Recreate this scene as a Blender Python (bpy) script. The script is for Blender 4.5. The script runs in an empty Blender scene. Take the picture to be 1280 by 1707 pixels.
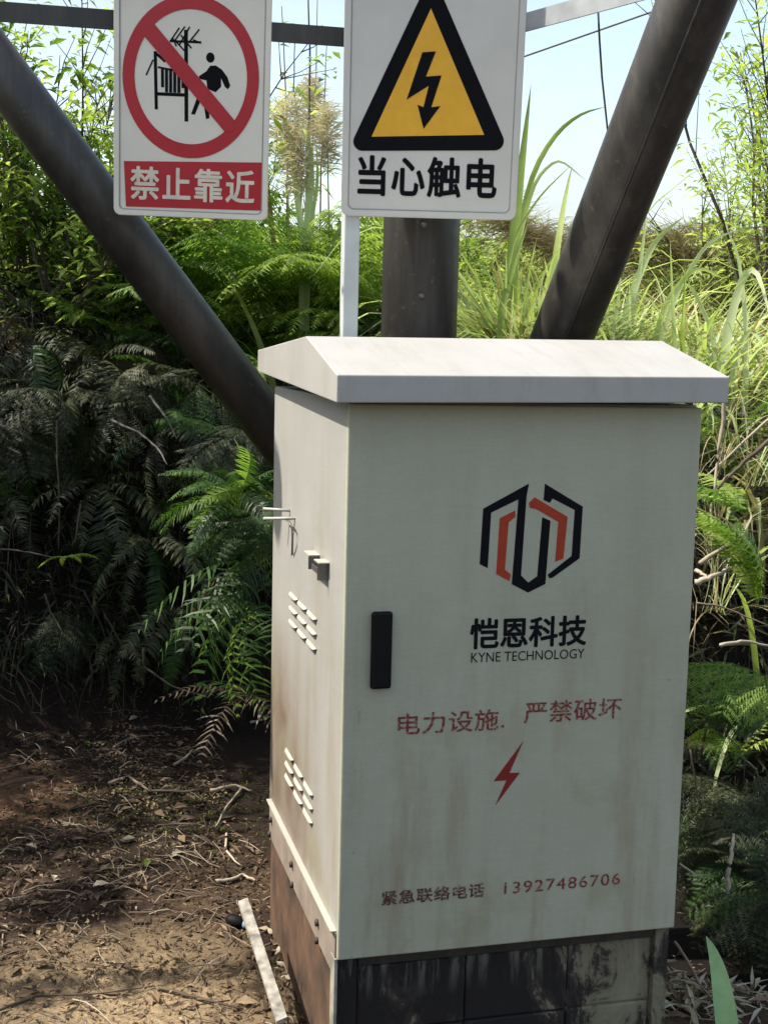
import bpy, bmesh, math, random
from mathutils import Vector, Matrix, Euler, noise
from mathutils.geometry import tessellate_polygon
random.seed(7)
R = math.radians
SC = bpy.context.scene
COL = SC.collection

# ------------------------------------------------------------------ camera, sky, sun, exposure
CAM = Vector((-0.5299, -2.2834, 1.1593))
cam_rot = Matrix(((0.96774, 0.00903, -0.25178), (-0.25086, 0.12741, -0.95960), (0.02341, 0.99181, 0.12556)))
cd = bpy.data.cameras.new('camera'); cam = bpy.data.objects.new('camera', cd); COL.objects.link(cam)
cam.matrix_world = Matrix.Translation(CAM) @ cam_rot.to_4x4()
cd.sensor_fit = 'VERTICAL'; cd.sensor_height = 36; cd.lens = 2163.7 / 1707 * 36
cd.clip_start = 0.05; cd.clip_end = 1000
SC.camera = cam
SUN = Vector((-0.57, 0.14, 0.81)).normalized()
w = bpy.data.worlds.new('World'); SC.world = w; w.use_nodes = True
wn = w.node_tree.nodes; wl = w.node_tree.links
sky = wn.new('ShaderNodeTexSky'); sky.sky_type = 'NISHITA'; sky.sun_disc = False
sky.sun_elevation = math.asin(SUN.z); sky.sun_rotation = math.atan2(SUN.x, SUN.y)
sky.air_density = 1.3; sky.dust_density = 2.2; sky.ozone_density = 1.0
bg = wn['Background']; bg.inputs['Strength'].default_value = 0.12
wt = wn.new('ShaderNodeTexCoord'); wm = wn.new('ShaderNodeMapping'); wm.inputs['Scale'].default_value = (1, 1, 2.6)
wno = wn.new('ShaderNodeTexNoise'); wno.inputs['Scale'].default_value = 2.4; wno.inputs['Detail'].default_value = 7; wno.inputs['Roughness'].default_value = 0.6
wr = wn.new('ShaderNodeValToRGB'); wr.color_ramp.elements[0].position = 0.42; wr.color_ramp.elements[1].position = 0.62
wr.color_ramp.elements[0].color = (0.05, 0.05, 0.05, 1); wr.color_ramp.elements[1].color = (0.6, 0.6, 0.6, 1)
wx = wn.new('ShaderNodeMix'); wx.data_type = 'RGBA'; wx.inputs[7].default_value = (2.3, 2.35, 2.4, 1)      # thin bright cloud veil
wl.new(wt.outputs['Generated'], wm.inputs[0]); wl.new(wm.outputs[0], wno.inputs[0]); wl.new(wno.outputs[0], wr.inputs[0])
wl.new(wr.outputs[0], wx.inputs[0]); wl.new(sky.outputs[0], wx.inputs[6]); wl.new(wx.outputs[2], bg.inputs[0])
sd = bpy.data.lights.new('sun', 'SUN'); sun = bpy.data.objects.new('sun', sd); COL.objects.link(sun)
sd.energy = 3.0; sd.angle = R(0.6); sd.color = (1.0, 0.94, 0.84)
sun.rotation_euler = SUN.to_track_quat('Z', 'Y').to_euler(); sun.location = (0, 0, 8)
SC.view_settings.view_transform = 'Standard'; SC.view_settings.look = 'None'
SC.view_settings.exposure = 1.38; SC.view_settings.gamma = 1; SC.view_settings.use_curve_mapping = False

# ------------------------------------------------------------------ helpers
def tag(o, label=None, cat=None, group=None, kind=None):
    if label: o['label'] = label
    if cat: o['category'] = cat
    if group: o['group'] = group
    if kind: o['kind'] = kind
    return o
def link(name, me, mat=None, parent=None, loc=None, smooth=False):
    if mat is not None and not me.materials: me.materials.append(mat)
    o = bpy.data.objects.new(name, me); COL.objects.link(o)
    if parent: o.parent = parent
    if loc is not None: o.location = loc
    if smooth:
        for p in me.polygons: p.use_smooth = True
    return o
def mesh(name, vs, fs, mat=None, parent=None, smooth=False):
    me = bpy.data.meshes.new(name); me.from_pydata([tuple(v) for v in vs], [], fs); me.update()
    return link(name, me, mat, parent, None, smooth)
def empty(name, loc=(0, 0, 0), rot=(0, 0, 0)):
    o = bpy.data.objects.new(name, None); COL.objects.link(o); o.location = loc; o.rotation_euler = rot
    o.empty_display_size = 0.05
    return o
def from_bm(name, bm, mat, parent=None, smooth=False):
    me = bpy.data.meshes.new(name); bm.to_mesh(me); bm.free()
    return link(name, me, mat, parent, None, smooth)
def box(name, a, b, mat, parent=None, bevel=0.0):
    bm = bmesh.new(); bmesh.ops.create_cube(bm, size=1)
    for v in bm.verts:
        v.co = Vector([(a[i] + b[i]) / 2 + v.co[i] * (b[i] - a[i]) for i in range(3)])
    if bevel: bmesh.ops.bevel(bm, geom=bm.edges[:], offset=bevel, segments=2, affect='EDGES', profile=0.5)
    return from_bm(name, bm, mat, parent)
def tube_data(pts, rad, n=8, cap=True):
    pts = [Vector(p) for p in pts]; vs, fs = [], []
    if not hasattr(rad, '__len__'): rad = [rad] * len(pts)
    up = Vector((0.13, 0.2, 1)).normalized()
    for i, p in enumerate(pts):
        t = (pts[min(i + 1, len(pts) - 1)] - pts[max(i - 1, 0)]).normalized()
        s = t.cross(up)
        if s.length < 0.1: s = t.cross(Vector((1, 0, 0)))
        s.normalize(); u = s.cross(t)
        for k in range(n):
            a = 2 * math.pi * k / n
            vs.append(p + (s * math.cos(a) + u * math.sin(a)) * rad[i])
    for i in range(len(pts) - 1):
        for k in range(n):
            a = i * n + k; b = i * n + (k + 1) % n
            fs.append((a, b, b + n, a + n))
    if cap:
        fs.append(tuple(range(n))[::-1]); fs.append(tuple((len(pts) - 1) * n + k for k in range(n)))
    return vs, fs
def tube(name, pts, rad, mat, parent=None, n=8, smooth=True):
    vs, fs = tube_data(pts, rad, n); return mesh(name, vs, fs, mat, parent, smooth)
class MB:
    def __init__(s): s.v = []; s.f = []
    def add(s, vs, fs):
        k = len(s.v); s.v += [tuple(v) for v in vs]; s.f += [tuple(i + k for i in f) for f in fs]
    def build(s, name, mat, parent=None, smooth=False): return mesh(name, s.v, s.f, mat, parent, smooth)
def interp(pts, t):
    n = len(pts) - 1; x = min(max(t, 0), 1) * n; i = min(int(x), n - 1); f = x - i
    return Vector(pts[i]).lerp(Vector(pts[i + 1]), f)
def smooth(t): t = min(max(t, 0), 1); return t * t * (3 - 2 * t)
U = random.uniform

# ------------------------------------------------------------------ materials
def mk(name):
    m = bpy.data.materials.new(name); m.use_nodes = True
    return m, m.node_tree.nodes, m.node_tree.links, m.node_tree.nodes['Principled BSDF']
def tex(n, l, scale, detail=4, rough=0.55, coord='Object', stretch=None, dist=0):
    tc = n.new('ShaderNodeTexCoord'); t = n.new('ShaderNodeTexNoise')
    t.inputs['Scale'].default_value = scale; t.inputs['Detail'].default_value = detail
    t.inputs['Roughness'].default_value = rough; t.inputs['Distortion'].default_value = dist
    if stretch:
        mp = n.new('ShaderNodeMapping'); mp.inputs['Scale'].default_value = stretch
        l.new(tc.outputs[coord], mp.inputs[0]); l.new(mp.outputs[0], t.inputs[0])
    else: l.new(tc.outputs[coord], t.inputs[0])
    return t.outputs[0]
def ramp(n, l, src, stops, mode='LINEAR'):
    r = n.new('ShaderNodeValToRGB'); r.color_ramp.interpolation = mode
    e = r.color_ramp.elements
    while len(e) < len(stops): e.new(0.5)
    for i, (p, c) in enumerate(stops):
        e[i].position = p; e[i].color = (c, c, c, 1) if not hasattr(c, '__len__') else tuple(c) + (1,)
    l.new(src, r.inputs[0]); return r.outputs[0]
def mix(n, l, fac, a, b, mode='MIX'):
    m = n.new('ShaderNodeMix'); m.data_type = 'RGBA'; m.blend_type = mode
    for inp, v in ((m.inputs[0], fac), (m.inputs[6], a), (m.inputs[7], b)):
        if hasattr(v, 'links'): l.new(v, inp)
        elif hasattr(v, '__len__'): inp.default_value = tuple(v) + (1,)
        else: inp.default_value = v
    return m.outputs[2]
def mathn(n, l, op, a, b):
    m = n.new('ShaderNodeMath'); m.operation = op
    for i, v in ((0, a), (1, b)):
        if hasattr(v, 'links'): l.new(v, m.inputs[i])
        else: m.inputs[i].default_value = v
    m.use_clamp = True
    return m.outputs[0]
def bump(n, l, h, bs, strength=0.3, dist=0.005):
    b = n.new('ShaderNodeBump'); b.inputs['Strength'].default_value = strength; b.inputs['Distance'].default_value = dist
    l.new(h, b.inputs['Height']); l.new(b.outputs[0], bs.inputs['Normal'])
def sepz(n, l, coord='Object', axis=2):
    tc = n.new('ShaderNodeTexCoord'); s = n.new('ShaderNodeSeparateXYZ'); l.new(tc.outputs[coord], s.inputs[0]); return s.outputs[axis]
def mrange(n, l, src, a, b, c=0.0, d=1.0):
    m = n.new('ShaderNodeMapRange'); l.new(src, m.inputs[0])
    for i, v in enumerate((a, b, c, d)): m.inputs[i + 1].default_value = v
    return m.outputs[0]

def simple(name, col, rough=0.5, metal=0, var=0.12, scale=30, bmp=0.0):
    m, n, l, b = mk(name)
    t = tex(n, l, scale, 5)
    c = ramp(n, l, t, [(0.3, [x * (1 - var) for x in col]), (0.7, [min(x * (1 + var), 1) for x in col])])
    l.new(c, b.inputs['Base Color']); b.inputs['Roughness'].default_value = rough; b.inputs['Metallic'].default_value = metal
    if bmp: bump(n, l, t, b, bmp, 0.003)
    return m

def cabinet_paint(name, side=False):
    m, n, l, b = mk(name)
    b.inputs['Specular IOR Level'].default_value = 0.3
    t = tex(n, l, 2.6, 6, 0.6)
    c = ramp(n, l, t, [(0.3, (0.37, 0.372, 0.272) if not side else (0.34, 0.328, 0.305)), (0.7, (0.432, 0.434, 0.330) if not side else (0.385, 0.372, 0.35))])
    # vertical rain streaks and blotches of dust that thicken towards the foot
    st = tex(n, l, 9, 6, 0.65, stretch=(1.6, 1.6, 0.22))
    z = sepz(n, l)
    low = mrange(n, l, z, 1.15, 0.0, 0.12, 1.0)
    stf = ramp(n, l, st, [(0.46, 0.0), (0.72, 0.9)])
    f = mathn(n, l, 'MULTIPLY', stf, low)
    c = mix(n, l, f, c, (0.29, 0.235, 0.155))
    sp = tex(n, l, 60, 3, 0.7)
    spf = ramp(n, l, sp, [(0.66, 0.0), (0.74, 0.5)])
    spf = mathn(n, l, 'MULTIPLY', spf, low)
    c = mix(n, l, spf, c, (0.20, 0.11, 0.06))
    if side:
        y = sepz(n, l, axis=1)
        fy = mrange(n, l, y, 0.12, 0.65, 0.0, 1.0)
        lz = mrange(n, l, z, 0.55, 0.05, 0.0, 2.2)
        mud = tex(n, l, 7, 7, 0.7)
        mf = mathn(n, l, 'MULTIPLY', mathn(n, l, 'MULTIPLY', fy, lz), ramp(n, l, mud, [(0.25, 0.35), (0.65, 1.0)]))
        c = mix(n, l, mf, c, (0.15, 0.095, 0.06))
    # fine orange-peel of powder coat
    op = tex(n, l, 420, 2, 0.5)
    c = mix(n, l, ramp(n, l, op, [(0.3, 0.0), (0.7, 0.16)]), c, (0.27, 0.27, 0.20))
    l.new(c, b.inputs['Base Color'])
    l.new(ramp(n, l, t, [(0.2, 0.42), (0.8, 0.6)]), b.inputs['Roughness'])
    sc = tex(n, l, 5, 10, 0.85, stretch=(1.0, 1.0, 6.0), dist=2.5)
    c2 = mix(n, l, ramp(n, l, sc, [(0.485, 0.0), (0.497, 0.28), (0.503, 0.28), (0.515, 0.0)]), c, (0.20, 0.17, 0.12))
    bl = tex(n, l, 6, 5, 0.6); blf = mathn(n, l, 'MULTIPLY', ramp(n, l, bl, [(0.52, 0.0), (0.68, 0.45)]), mrange(n, l, z, 0.9, 0.1, 0.1, 1.0))
    c2 = mix(n, l, blf, c2, (0.26, 0.25, 0.13))
    l.new(c2, b.inputs['Base Color'])
    dent = n.new('ShaderNodeMath'); dent.operation = 'MULTIPLY_ADD'; l.new(t, dent.inputs[0]); dent.inputs[1].default_value = 9.0; l.new(op, dent.inputs[2])
    bump(n, l, dent.outputs[0], b, 0.25, 0.0010)
    return m

def leaf(name, stops, trans=0.45, rough=0.5, scale=3.0, dead=0.0):
    m, n, l, b = mk(name)
    geo = n.new('ShaderNodeNewGeometry'); t = n.new('ShaderNodeTexNoise'); t.inputs['Scale'].default_value = scale
    t.inputs['Detail'].default_value = 5; t.inputs['Roughness'].default_value = 0.65
    l.new(geo.outputs['Position'], t.inputs[0])
    oi = n.new('ShaderNodeObjectInfo')
    isl = mathn(n, l, 'MULTIPLY_ADD', oi.outputs['Random'], 0.34)
    isl.node.inputs[2].default_value = -0.17 + 0.0
    isl.node.use_clamp = False
    rnd = mathn(n, l, 'MULTIPLY', geo.outputs['Random Per Island'], 0.34)
    rnd2 = n.new('ShaderNodeMath'); rnd2.operation = 'SUBTRACT'; l.new(rnd, rnd2.inputs[0]); rnd2.inputs[1].default_value = 0.17
    s = n.new('ShaderNodeMath'); s.operation = 'ADD'; l.new(isl, s.inputs[0]); l.new(t.outputs[0], s.inputs[1])
    s2 = n.new('ShaderNodeMath'); s2.operation = 'ADD'; l.new(s.outputs[0], s2.inputs[0]); l.new(rnd2.outputs[0], s2.inputs[1])
    k = len(stops)
    c = ramp(n, l, s2.outputs[0], [(0.22 + 0.56 * i / (k - 1), st) for i, st in enumerate(stops)])
    l.new(c, b.inputs['Base Color']); b.inputs['Roughness'].default_value = rough
    b.inputs['Specular IOR Level'].default_value = 0.35
    if trans:
        tr = n.new('ShaderNodeBsdfTranslucent'); br = mix(n, l, 1.0, c, (1.45, 1.55, 0.95), 'MULTIPLY'); 
        br.node.clamp_result = False
        l.new(br, tr.inputs[0])
        ms = n.new('ShaderNodeMixShader'); ms.inputs[0].default_value = trans
        l.new(b.outputs[0], ms.inputs[1]); l.new(tr.outputs[0], ms.inputs[2])
        l.new(ms.outputs[0], n['Material Output'].inputs[0])
    return m

M = {}
M['door'] = cabinet_paint('cabinet_door_paint'); M['side'] = cabinet_paint('cabinet_side_paint', True)
def roof_mat():
    m, n, l, b = mk('roof_paint'); t = tex(n, l, 7, 8, 0.7); t2 = tex(n, l, 80, 4, 0.7); t3 = tex(n, l, 11, 6, 0.7, stretch=(2.5, 0.4, 0.4))
    c = ramp(n, l, t, [(0.3, (0.34, 0.325, 0.295)), (0.7, (0.385, 0.37, 0.34))])
    c = mix(n, l, ramp(n, l, t3, [(0.5, 0), (0.75, 0.45)]), c, (0.25, 0.235, 0.20))
    c = mix(n, l, ramp(n, l, t2, [(0.67, 0), (0.72, 0.6)]), c, (0.14, 0.11, 0.08))
    l.new(c, b.inputs['Base Color']); b.inputs['Roughness'].default_value = 0.5; bump(n, l, t, b, 0.15, 0.006); return m
M['roof'] = roof_mat()
M['black_plastic'] = simple('black_plastic', (0.006, 0.006, 0.006), 0.6)
M['black_plastic'].node_tree.nodes['Principled BSDF'].inputs['Specular IOR Level'].default_value = 0.15
M['print_black'] = simple('print_black', (0.006, 0.006, 0.008), 0.85)
M['print_black'].node_tree.nodes['Principled BSDF'].inputs['Specular IOR Level'].default_value = 0.12
M['print_orange'] = simple('print_orange', (0.34, 0.032, 0.006), 0.8)
def faded(name, col, thr):
    m, n, l, b = mk(name); t = tex(n, l, 160, 3, 0.7); t2 = tex(n, l, 14, 3)
    f = ramp(n, l, t, [(thr, 0.0), (thr + 0.12, 0.75)])
    f = mathn(n, l, 'MULTIPLY', f, ramp(n, l, t2, [(0.35, 0.5), (0.6, 1.0)]))
    l.new(mix(n, l, f, col, (0.36, 0.31, 0.23)), b.inputs['Base Color']); b.inputs['Roughness'].default_value = 0.6
    return m
M['print_red'] = faded('print_faded_red', (0.16, 0.014, 0.010), 0.50)
M['print_red_solid'] = faded('print_red_solid', (0.20, 0.006, 0.006), 0.66)
M['print_dark'] = faded('print_faded_dark', (0.075, 0.02, 0.014), 0.48)
M['sign_white'] = simple('sign_enamel', (0.70, 0.66, 0.56), 0.5, var=0.05, scale=9)
M['sign_grey'] = simple('sign_enamel_grey', (0.60, 0.585, 0.53), 0.5, var=0.05, scale=9)
M['sign_edge'] = simple('sign_edge_line', (0.33, 0.33, 0.32), 0.5)
M['sign_red'] = simple('sign_red', (0.40, 0.006, 0.016), 0.4, var=0.08)
M['sign_cream'] = simple('sign_cream', (0.66, 0.58, 0.46), 0.45)
M['sign_yellow'] = simple('sign_yellow', (0.78, 0.41, 0.028), 0.4, var=0.06)
M['post_grey'] = simple('pale_grey_steel', (0.50, 0.52, 0.50), 0.5, var=0.12, scale=12)
M['galv'] = simple('galvanised_steel', (0.34, 0.35, 0.35), 0.5, 0.3, var=0.2, scale=14)
M['bolt'] = simple('bolt_steel', (0.16, 0.15, 0.14), 0.45, 0.6)
M['hole'] = simple('dark_bolt', (0.035, 0.025, 0.02), 0.7)

def dark_steel():
    m, n, l, b = mk('dark_steel')
    t = tex(n, l, 14, 8, 0.72, stretch=(1, 1, 0.10)); t2 = tex(n, l, 45, 5, 0.7)
    c = ramp(n, l, t, [(0.3, (0.022, 0.020, 0.018)), (0.52, (0.042, 0.038, 0.034)), (0.72, (0.075, 0.066, 0.055))])
    c = mix(n, l, ramp(n, l, t2, [(0.60, 0), (0.68, 0.6)]), c, (0.10, 0.078, 0.06))
    l.new(c, b.inputs['Base Color']); b.inputs['Metallic'].default_value = 0.25
    l.new(ramp(n, l, t2, [(0.3, 0.36), (0.7, 0.55)]), b.inputs['Roughness']); bump(n, l, t2, b, 0.15, 0.001)
    return m
M['steel'] = dark_steel()

def plinth_mat():
    m, n, l, b = mk('mouldy_plinth_paint')
    t = tex(n, l, 13, 10, 0.76, stretch=(1.0, 1.0, 0.45), dist=0.8); t2 = tex(n, l, 70, 6, 0.7)
    x = sepz(n, l, axis=0)
    fx = mrange(n, l, x, 0.40, 0.60, -0.10, 0.09)
    s = n.new('ShaderNodeMath'); s.operation = 'ADD'; l.new(t, s.inputs[0]); l.new(fx, s.inputs[1])
    s2 = n.new('ShaderNodeMath'); s2.operation = 'MULTIPLY_ADD'; l.new(t2, s2.inputs[0]); s2.inputs[1].default_value = 0.12; l.new(s.outputs[0], s2.inputs[2])
    c = ramp(n, l, s2.outputs[0], [(0.50, (0.010, 0.007, 0.006)), (0.58, (0.035, 0.027, 0.02)), (0.63, (0.17, 0.15, 0.095)), (0.8, (0.24, 0.215, 0.145))])
    dr = tex(n, l, 34, 5, 0.7, stretch=(1, 1, 0.12)); dz = mrange(n, l, sepz(n, l), -0.11, -0.035)
    c = mix(n, l, mathn(n, l, 'MULTIPLY', ramp(n, l, dr, [(0.50, 0.0), (0.62, 0.8)]), dz), c, (0.15, 0.145, 0.12))
    l.new(c, b.inputs['Base Color']); b.inputs['Roughness'].default_value = 0.85; bump(n, l, s2.outputs[0], b, 0.5, 0.004)
    return m
M['plinth'] = plinth_mat()
M['plinth_side'] = simple('plinth_earth_stained', (0.085, 0.045, 0.024), 0.95, var=0.7, scale=11, bmp=0.9)
M['skirt'] = simple('skirt_dusty_paint', (0.25, 0.205, 0.165), 0.65, var=0.22, scale=16)
M['foot'] = simple('foot_strip', (0.26, 0.25, 0.20), 0.7, var=0.4, scale=20)

def soil():
    m, n, l, b = mk('soil')
    t = tex(n, l, 1.9, 10, 0.62); t2 = tex(n, l, 48, 8, 0.8); t3 = tex(n, l, 6.5, 9, 0.78)
    c = ramp(n, l, t, [(0.36, (0.035, 0.019, 0.013)), (0.50, (0.085, 0.05, 0.03)), (0.60, (0.22, 0.145, 0.08))])
    c = mix(n, l, ramp(n, l, t3, [(0.40, 0.0), (0.64, 0.7)]), c, (0.045, 0.028, 0.02))
    c = mix(n, l, ramp(n, l, t2, [(0.30, 0.85), (0.6, 0.0)]), c, (0.025, 0.016, 0.012))
    geo = n.new('ShaderNodeNewGeometry'); sp = n.new('ShaderNodeSeparateXYZ'); l.new(geo.outputs['Position'], sp.inputs[0])
    def patch(c, cx, cy, r0, r1, col, amt):
        d = n.new('ShaderNodeVectorMath'); d.operation = 'DISTANCE'; l.new(geo.outputs['Position'], d.inputs[0]); d.inputs[1].default_value = (cx, cy, -0.27)
        e = n.new('ShaderNodeMath'); e.operation = 'MULTIPLY_ADD'; l.new(t3, e.inputs[0]); e.inputs[1].default_value = 0.5; l.new(d.outputs['Value'], e.inputs[2])
        f = mathn(n, l, 'MULTIPLY', mrange(n, l, e.outputs[0], r0 + 0.25, r1 + 0.25, amt, 0.0), ramp(n, l, t2, [(0.28, 0.25), (0.55, 1.0)]))
        return mix(n, l, f, c, col)
    c = patch(c, -0.38, 0.46, 0.12, 0.46, (0.52, 0.38, 0.22), 1.0)
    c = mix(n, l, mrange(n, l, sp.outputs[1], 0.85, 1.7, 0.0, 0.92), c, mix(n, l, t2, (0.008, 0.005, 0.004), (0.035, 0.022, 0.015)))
    c = patch(c, -0.72, 1.75, 0.05, 0.40, (0.24, 0.125, 0.075), 0.8)
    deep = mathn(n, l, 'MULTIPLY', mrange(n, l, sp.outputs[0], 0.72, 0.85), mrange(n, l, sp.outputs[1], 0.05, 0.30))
    c = mix(n, l, deep, c, (0.014, 0.010, 0.008))  # shade of the right hollow painted into the soil as near-black
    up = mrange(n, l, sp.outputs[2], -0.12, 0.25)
    c = mix(n, l, up, c, mix(n, l, mathn(n, l, 'MULTIPLY', mrange(n, l, sp.outputs[0], 0.7, 1.3), mrange(n, l, sp.outputs[2], 0.30, 0.55)), (0.018, 0.011, 0.009), (0.20, 0.145, 0.095)))  # right bank stays dark low down, the hollow's shade in its colour
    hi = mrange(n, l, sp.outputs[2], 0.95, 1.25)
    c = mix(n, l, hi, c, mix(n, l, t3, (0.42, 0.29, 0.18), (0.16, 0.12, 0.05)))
    c = mix(n, l, mrange(n, l, sp.outputs[1], 5.0, 8.0), c, mix(n, l, t3, (0.07, 0.11, 0.03), (0.22, 0.24, 0.09)))
    l.new(c, b.inputs['Base Color']); b.inputs['Roughness'].default_value = 0.95; b.inputs['Specular IOR Level'].default_value = 0.2
    s = n.new('ShaderNodeMath'); s.operation = 'ADD'; l.new(t2, s.inputs[0]); l.new(t3, s.inputs[1])
    bump(n, l, s.outputs[0], b, 0.8, 0.03)
    return m
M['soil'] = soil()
M['moss'] = leaf('moss', [(0.05, 0.06, 0.01), (0.13, 0.15, 0.03), (0.20, 0.20, 0.06)], 0.2, 0.9)
M['twig'] = leaf('dry_twig', [(0.04, 0.027, 0.019), (0.12, 0.087, 0.06), (0.25, 0.195, 0.14)], 0, 0.85)
M['twig_pale'] = leaf('pale_twig', [(0.24, 0.19, 0.13), (0.36, 0.30, 0.22), (0.45, 0.38, 0.28)], 0, 0.85)
M['litter'] = leaf('leaf_litter', [(0.025, 0.016, 0.011), (0.08, 0.05, 0.033), (0.19, 0.125, 0.075), (0.40, 0.31, 0.19)], 0.1, 0.85, 5)
M['thatch'] = leaf('dead_fern_thatch', [(0.008, 0.006, 0.005), (0.018, 0.013, 0.010), (0.035, 0.027, 0.02), (0.085, 0.07, 0.052)], 0.1, 0.8, 7)
M['bark'] = leaf('bark', [(0.03, 0.022, 0.018), (0.07, 0.052, 0.04), (0.12, 0.09, 0.07)], 0, 0.9, 12)
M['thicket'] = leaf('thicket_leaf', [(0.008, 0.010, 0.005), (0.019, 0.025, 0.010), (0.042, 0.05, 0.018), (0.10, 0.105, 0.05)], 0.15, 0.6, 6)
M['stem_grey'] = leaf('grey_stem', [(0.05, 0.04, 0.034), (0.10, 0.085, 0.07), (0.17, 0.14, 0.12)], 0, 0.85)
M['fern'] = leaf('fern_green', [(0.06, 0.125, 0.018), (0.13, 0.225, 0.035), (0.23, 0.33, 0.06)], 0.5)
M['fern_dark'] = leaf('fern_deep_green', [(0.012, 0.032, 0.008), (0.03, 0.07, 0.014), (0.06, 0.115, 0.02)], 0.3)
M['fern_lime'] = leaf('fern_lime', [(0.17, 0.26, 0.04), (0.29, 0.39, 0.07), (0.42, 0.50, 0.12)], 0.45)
M['fern_dead'] = leaf('fern_brown', [(0.035, 0.022, 0.014), (0.07, 0.048, 0.028), (0.14, 0.10, 0.06)], 0.2)
M['grass'] = leaf('grass_green', [(0.13, 0.19, 0.045), (0.30, 0.37, 0.10), (0.48, 0.53, 0.22)], 0.45)
M['grass_pale'] = leaf('grass_pale', [(0.28, 0.34, 0.13), (0.42, 0.48, 0.24), (0.55, 0.58, 0.36)], 0.4)
M['grass_dry'] = leaf('grass_dry', [(0.22, 0.17, 0.08), (0.36, 0.29, 0.16), (0.48, 0.41, 0.26)], 0.3)
M['leaf_lime'] = leaf('bush_leaf_lime', [(0.17, 0.24, 0.045), (0.33, 0.40, 0.09), (0.50, 0.54, 0.19)], 0.55)
M['leaf_mid'] = leaf('bush_leaf_green', [(0.05, 0.10, 0.014), (0.10, 0.17, 0.025), (0.18, 0.25, 0.045)], 0.5)
M['plume'] = leaf('dry_plume', [(0.38, 0.31, 0.22), (0.52, 0.45, 0.35), (0.62, 0.56, 0.47)], 0.4, 0.9)

# ------------------------------------------------------------------ ground: trodden floor, cut bank, slope behind
def bank_y(x): return 2.45 - 0.85 * smooth((x - 0.35) / 1.0) + 0.12 * math.sin(x * 2.1)
def ground_z(x, y):
    yb = bank_y(x); t = (y - yb) / 0.75
    z = -0.285
    z += 0.06 * smooth((y - 0.8) / 1.5) * smooth((0.4 - x) / 1.0)
    z -= 0.20 * smooth((x - 0.78) / 0.3) * smooth((y - 0.12) / 0.5)
    tl = (-1.45 - x) / 0.9
    if t < 0.9 and tl > 0: t = max(t, min(tl, 1.0))
    if t > 0:
        z += (1.42 - 0.10 * smooth((x - 0.2) / 1.2)) * smooth(t)
        d = max(0, y - yb - 0.75)
        z += 0.14 * min(d, 9) + 0.10 * max(0, min(d - 9, 25)) 
    f = smooth(t + 0.3)
    n1 = noise.noise(Vector((x * 1.1, y * 1.1, 0.3))); n2 = noise.noise(Vector((x * 4.3, y * 4.3, 5))); n3 = noise.noise(Vector((x * 14, y * 14, 9)))
    near = 1.0 if abs(x) < 8 and abs(y) < 8 else 0.4
    z += near * (n1 * (0.015 + 0.14 * f) + n2 * (0.016 + 0.05 * f) + n3 * (0.010 + 0.012 * f))
    return z
def axis(lo, hi, n, c, k):
    out = []
    for i in range(n):
        s = -1 + 2 * i / (n - 1)
        v = math.sinh(s * k) / math.sinh(k)
        out.append(c + (v * (hi - c) if v > 0 else -v * (lo - c)))
    return out
gx = axis(-120, 120, 230, 0.2, 5.2); gy = axis(-60, 150, 260, 1.2, 5.2)
vs = [(x, y, ground_z(x, y)) for y in gy for x in gx]
nx = len(gx)
fs = [(j * nx + i, j * nx + i + 1, (j + 1) * nx + i + 1, (j + 1) * nx + i) for j in range(len(gy) - 1) for i in range(nx - 1)]
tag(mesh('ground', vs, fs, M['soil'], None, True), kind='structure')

def spot(u, d):
    """ground point that lies d metres along the view in the direction of photo column u"""
    a = (u - 640) / 2163.7 * d
    return CAM.x + 0.9677 * a + 0.2518 * d * 1.0, CAM.y - 0.2509 * a + 0.9596 * d
def on(x, y, dz=0): return Vector((x, y, ground_z(x, y) + dz))

# ------------------------------------------------------------------ plinth
pl = tag(empty('plinth', (0.35, 0.4, -0.28)), 'dark mouldy cabinet base with pale flaking paint patches and mud stained side', 'plinth')
def child(o, root):
    bpy.context.view_layer.update()
    o.parent = root; o.matrix_parent_inverse = root.matrix_world.inverted(); return o
def cbox(name, a, b, mat, root, bevel=0.0, label=None):
    o = box(name, a, b, mat, None, bevel)
    o.parent = root; o.matrix_parent_inverse = Matrix.Translation(-root.location)
    if label: o['label'] = label
    return o
fx = [0.045, 0.268, 0.487, 0.672]
for i in range(3):
    cbox('block', (fx[i] + 0.0012, 0.034 + 0.003 * i, -0.1705), (fx[i + 1] - 0.0012, 0.12, -0.034), M['plinth'], pl, 0.004)
    cbox('block', (fx[i] + 0.0012, 0.036 + 0.002 * i, -0.33), (fx[i + 1] - 0.0012, 0.12, -0.1735), M['plinth'], pl, 0.004)
cbox('mortar_core', (0.012, 0.045, -0.34), (0.69, 0.76, -0.030), M['plinth'], pl)
cbox('corner_post', (0.003, 0.026, -0.34), (0.044, 0.066, -0.010), M['plinth'], pl, 0.002)
cbox('corner_post', (0.673, 0.026, -0.34), (0.704, 0.066, -0.010), M['plinth'], pl, 0.002)
cbox('top_rail', (0.046, 0.028, -0.030), (0.671, 0.06, -0.004), M['steel'], pl, 0.002)
cbox('side_panel', (0.001, 0.07, -0.34), (0.010, 0.765, -0.004), M['plinth_side'], pl, 0.001, 'side covered in red brown earth')
cbox('foot_strip', (-0.006, 0.006, -0.34), (0.0005, 0.040, 0.0), M['foot'], pl, 0.001)

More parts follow.
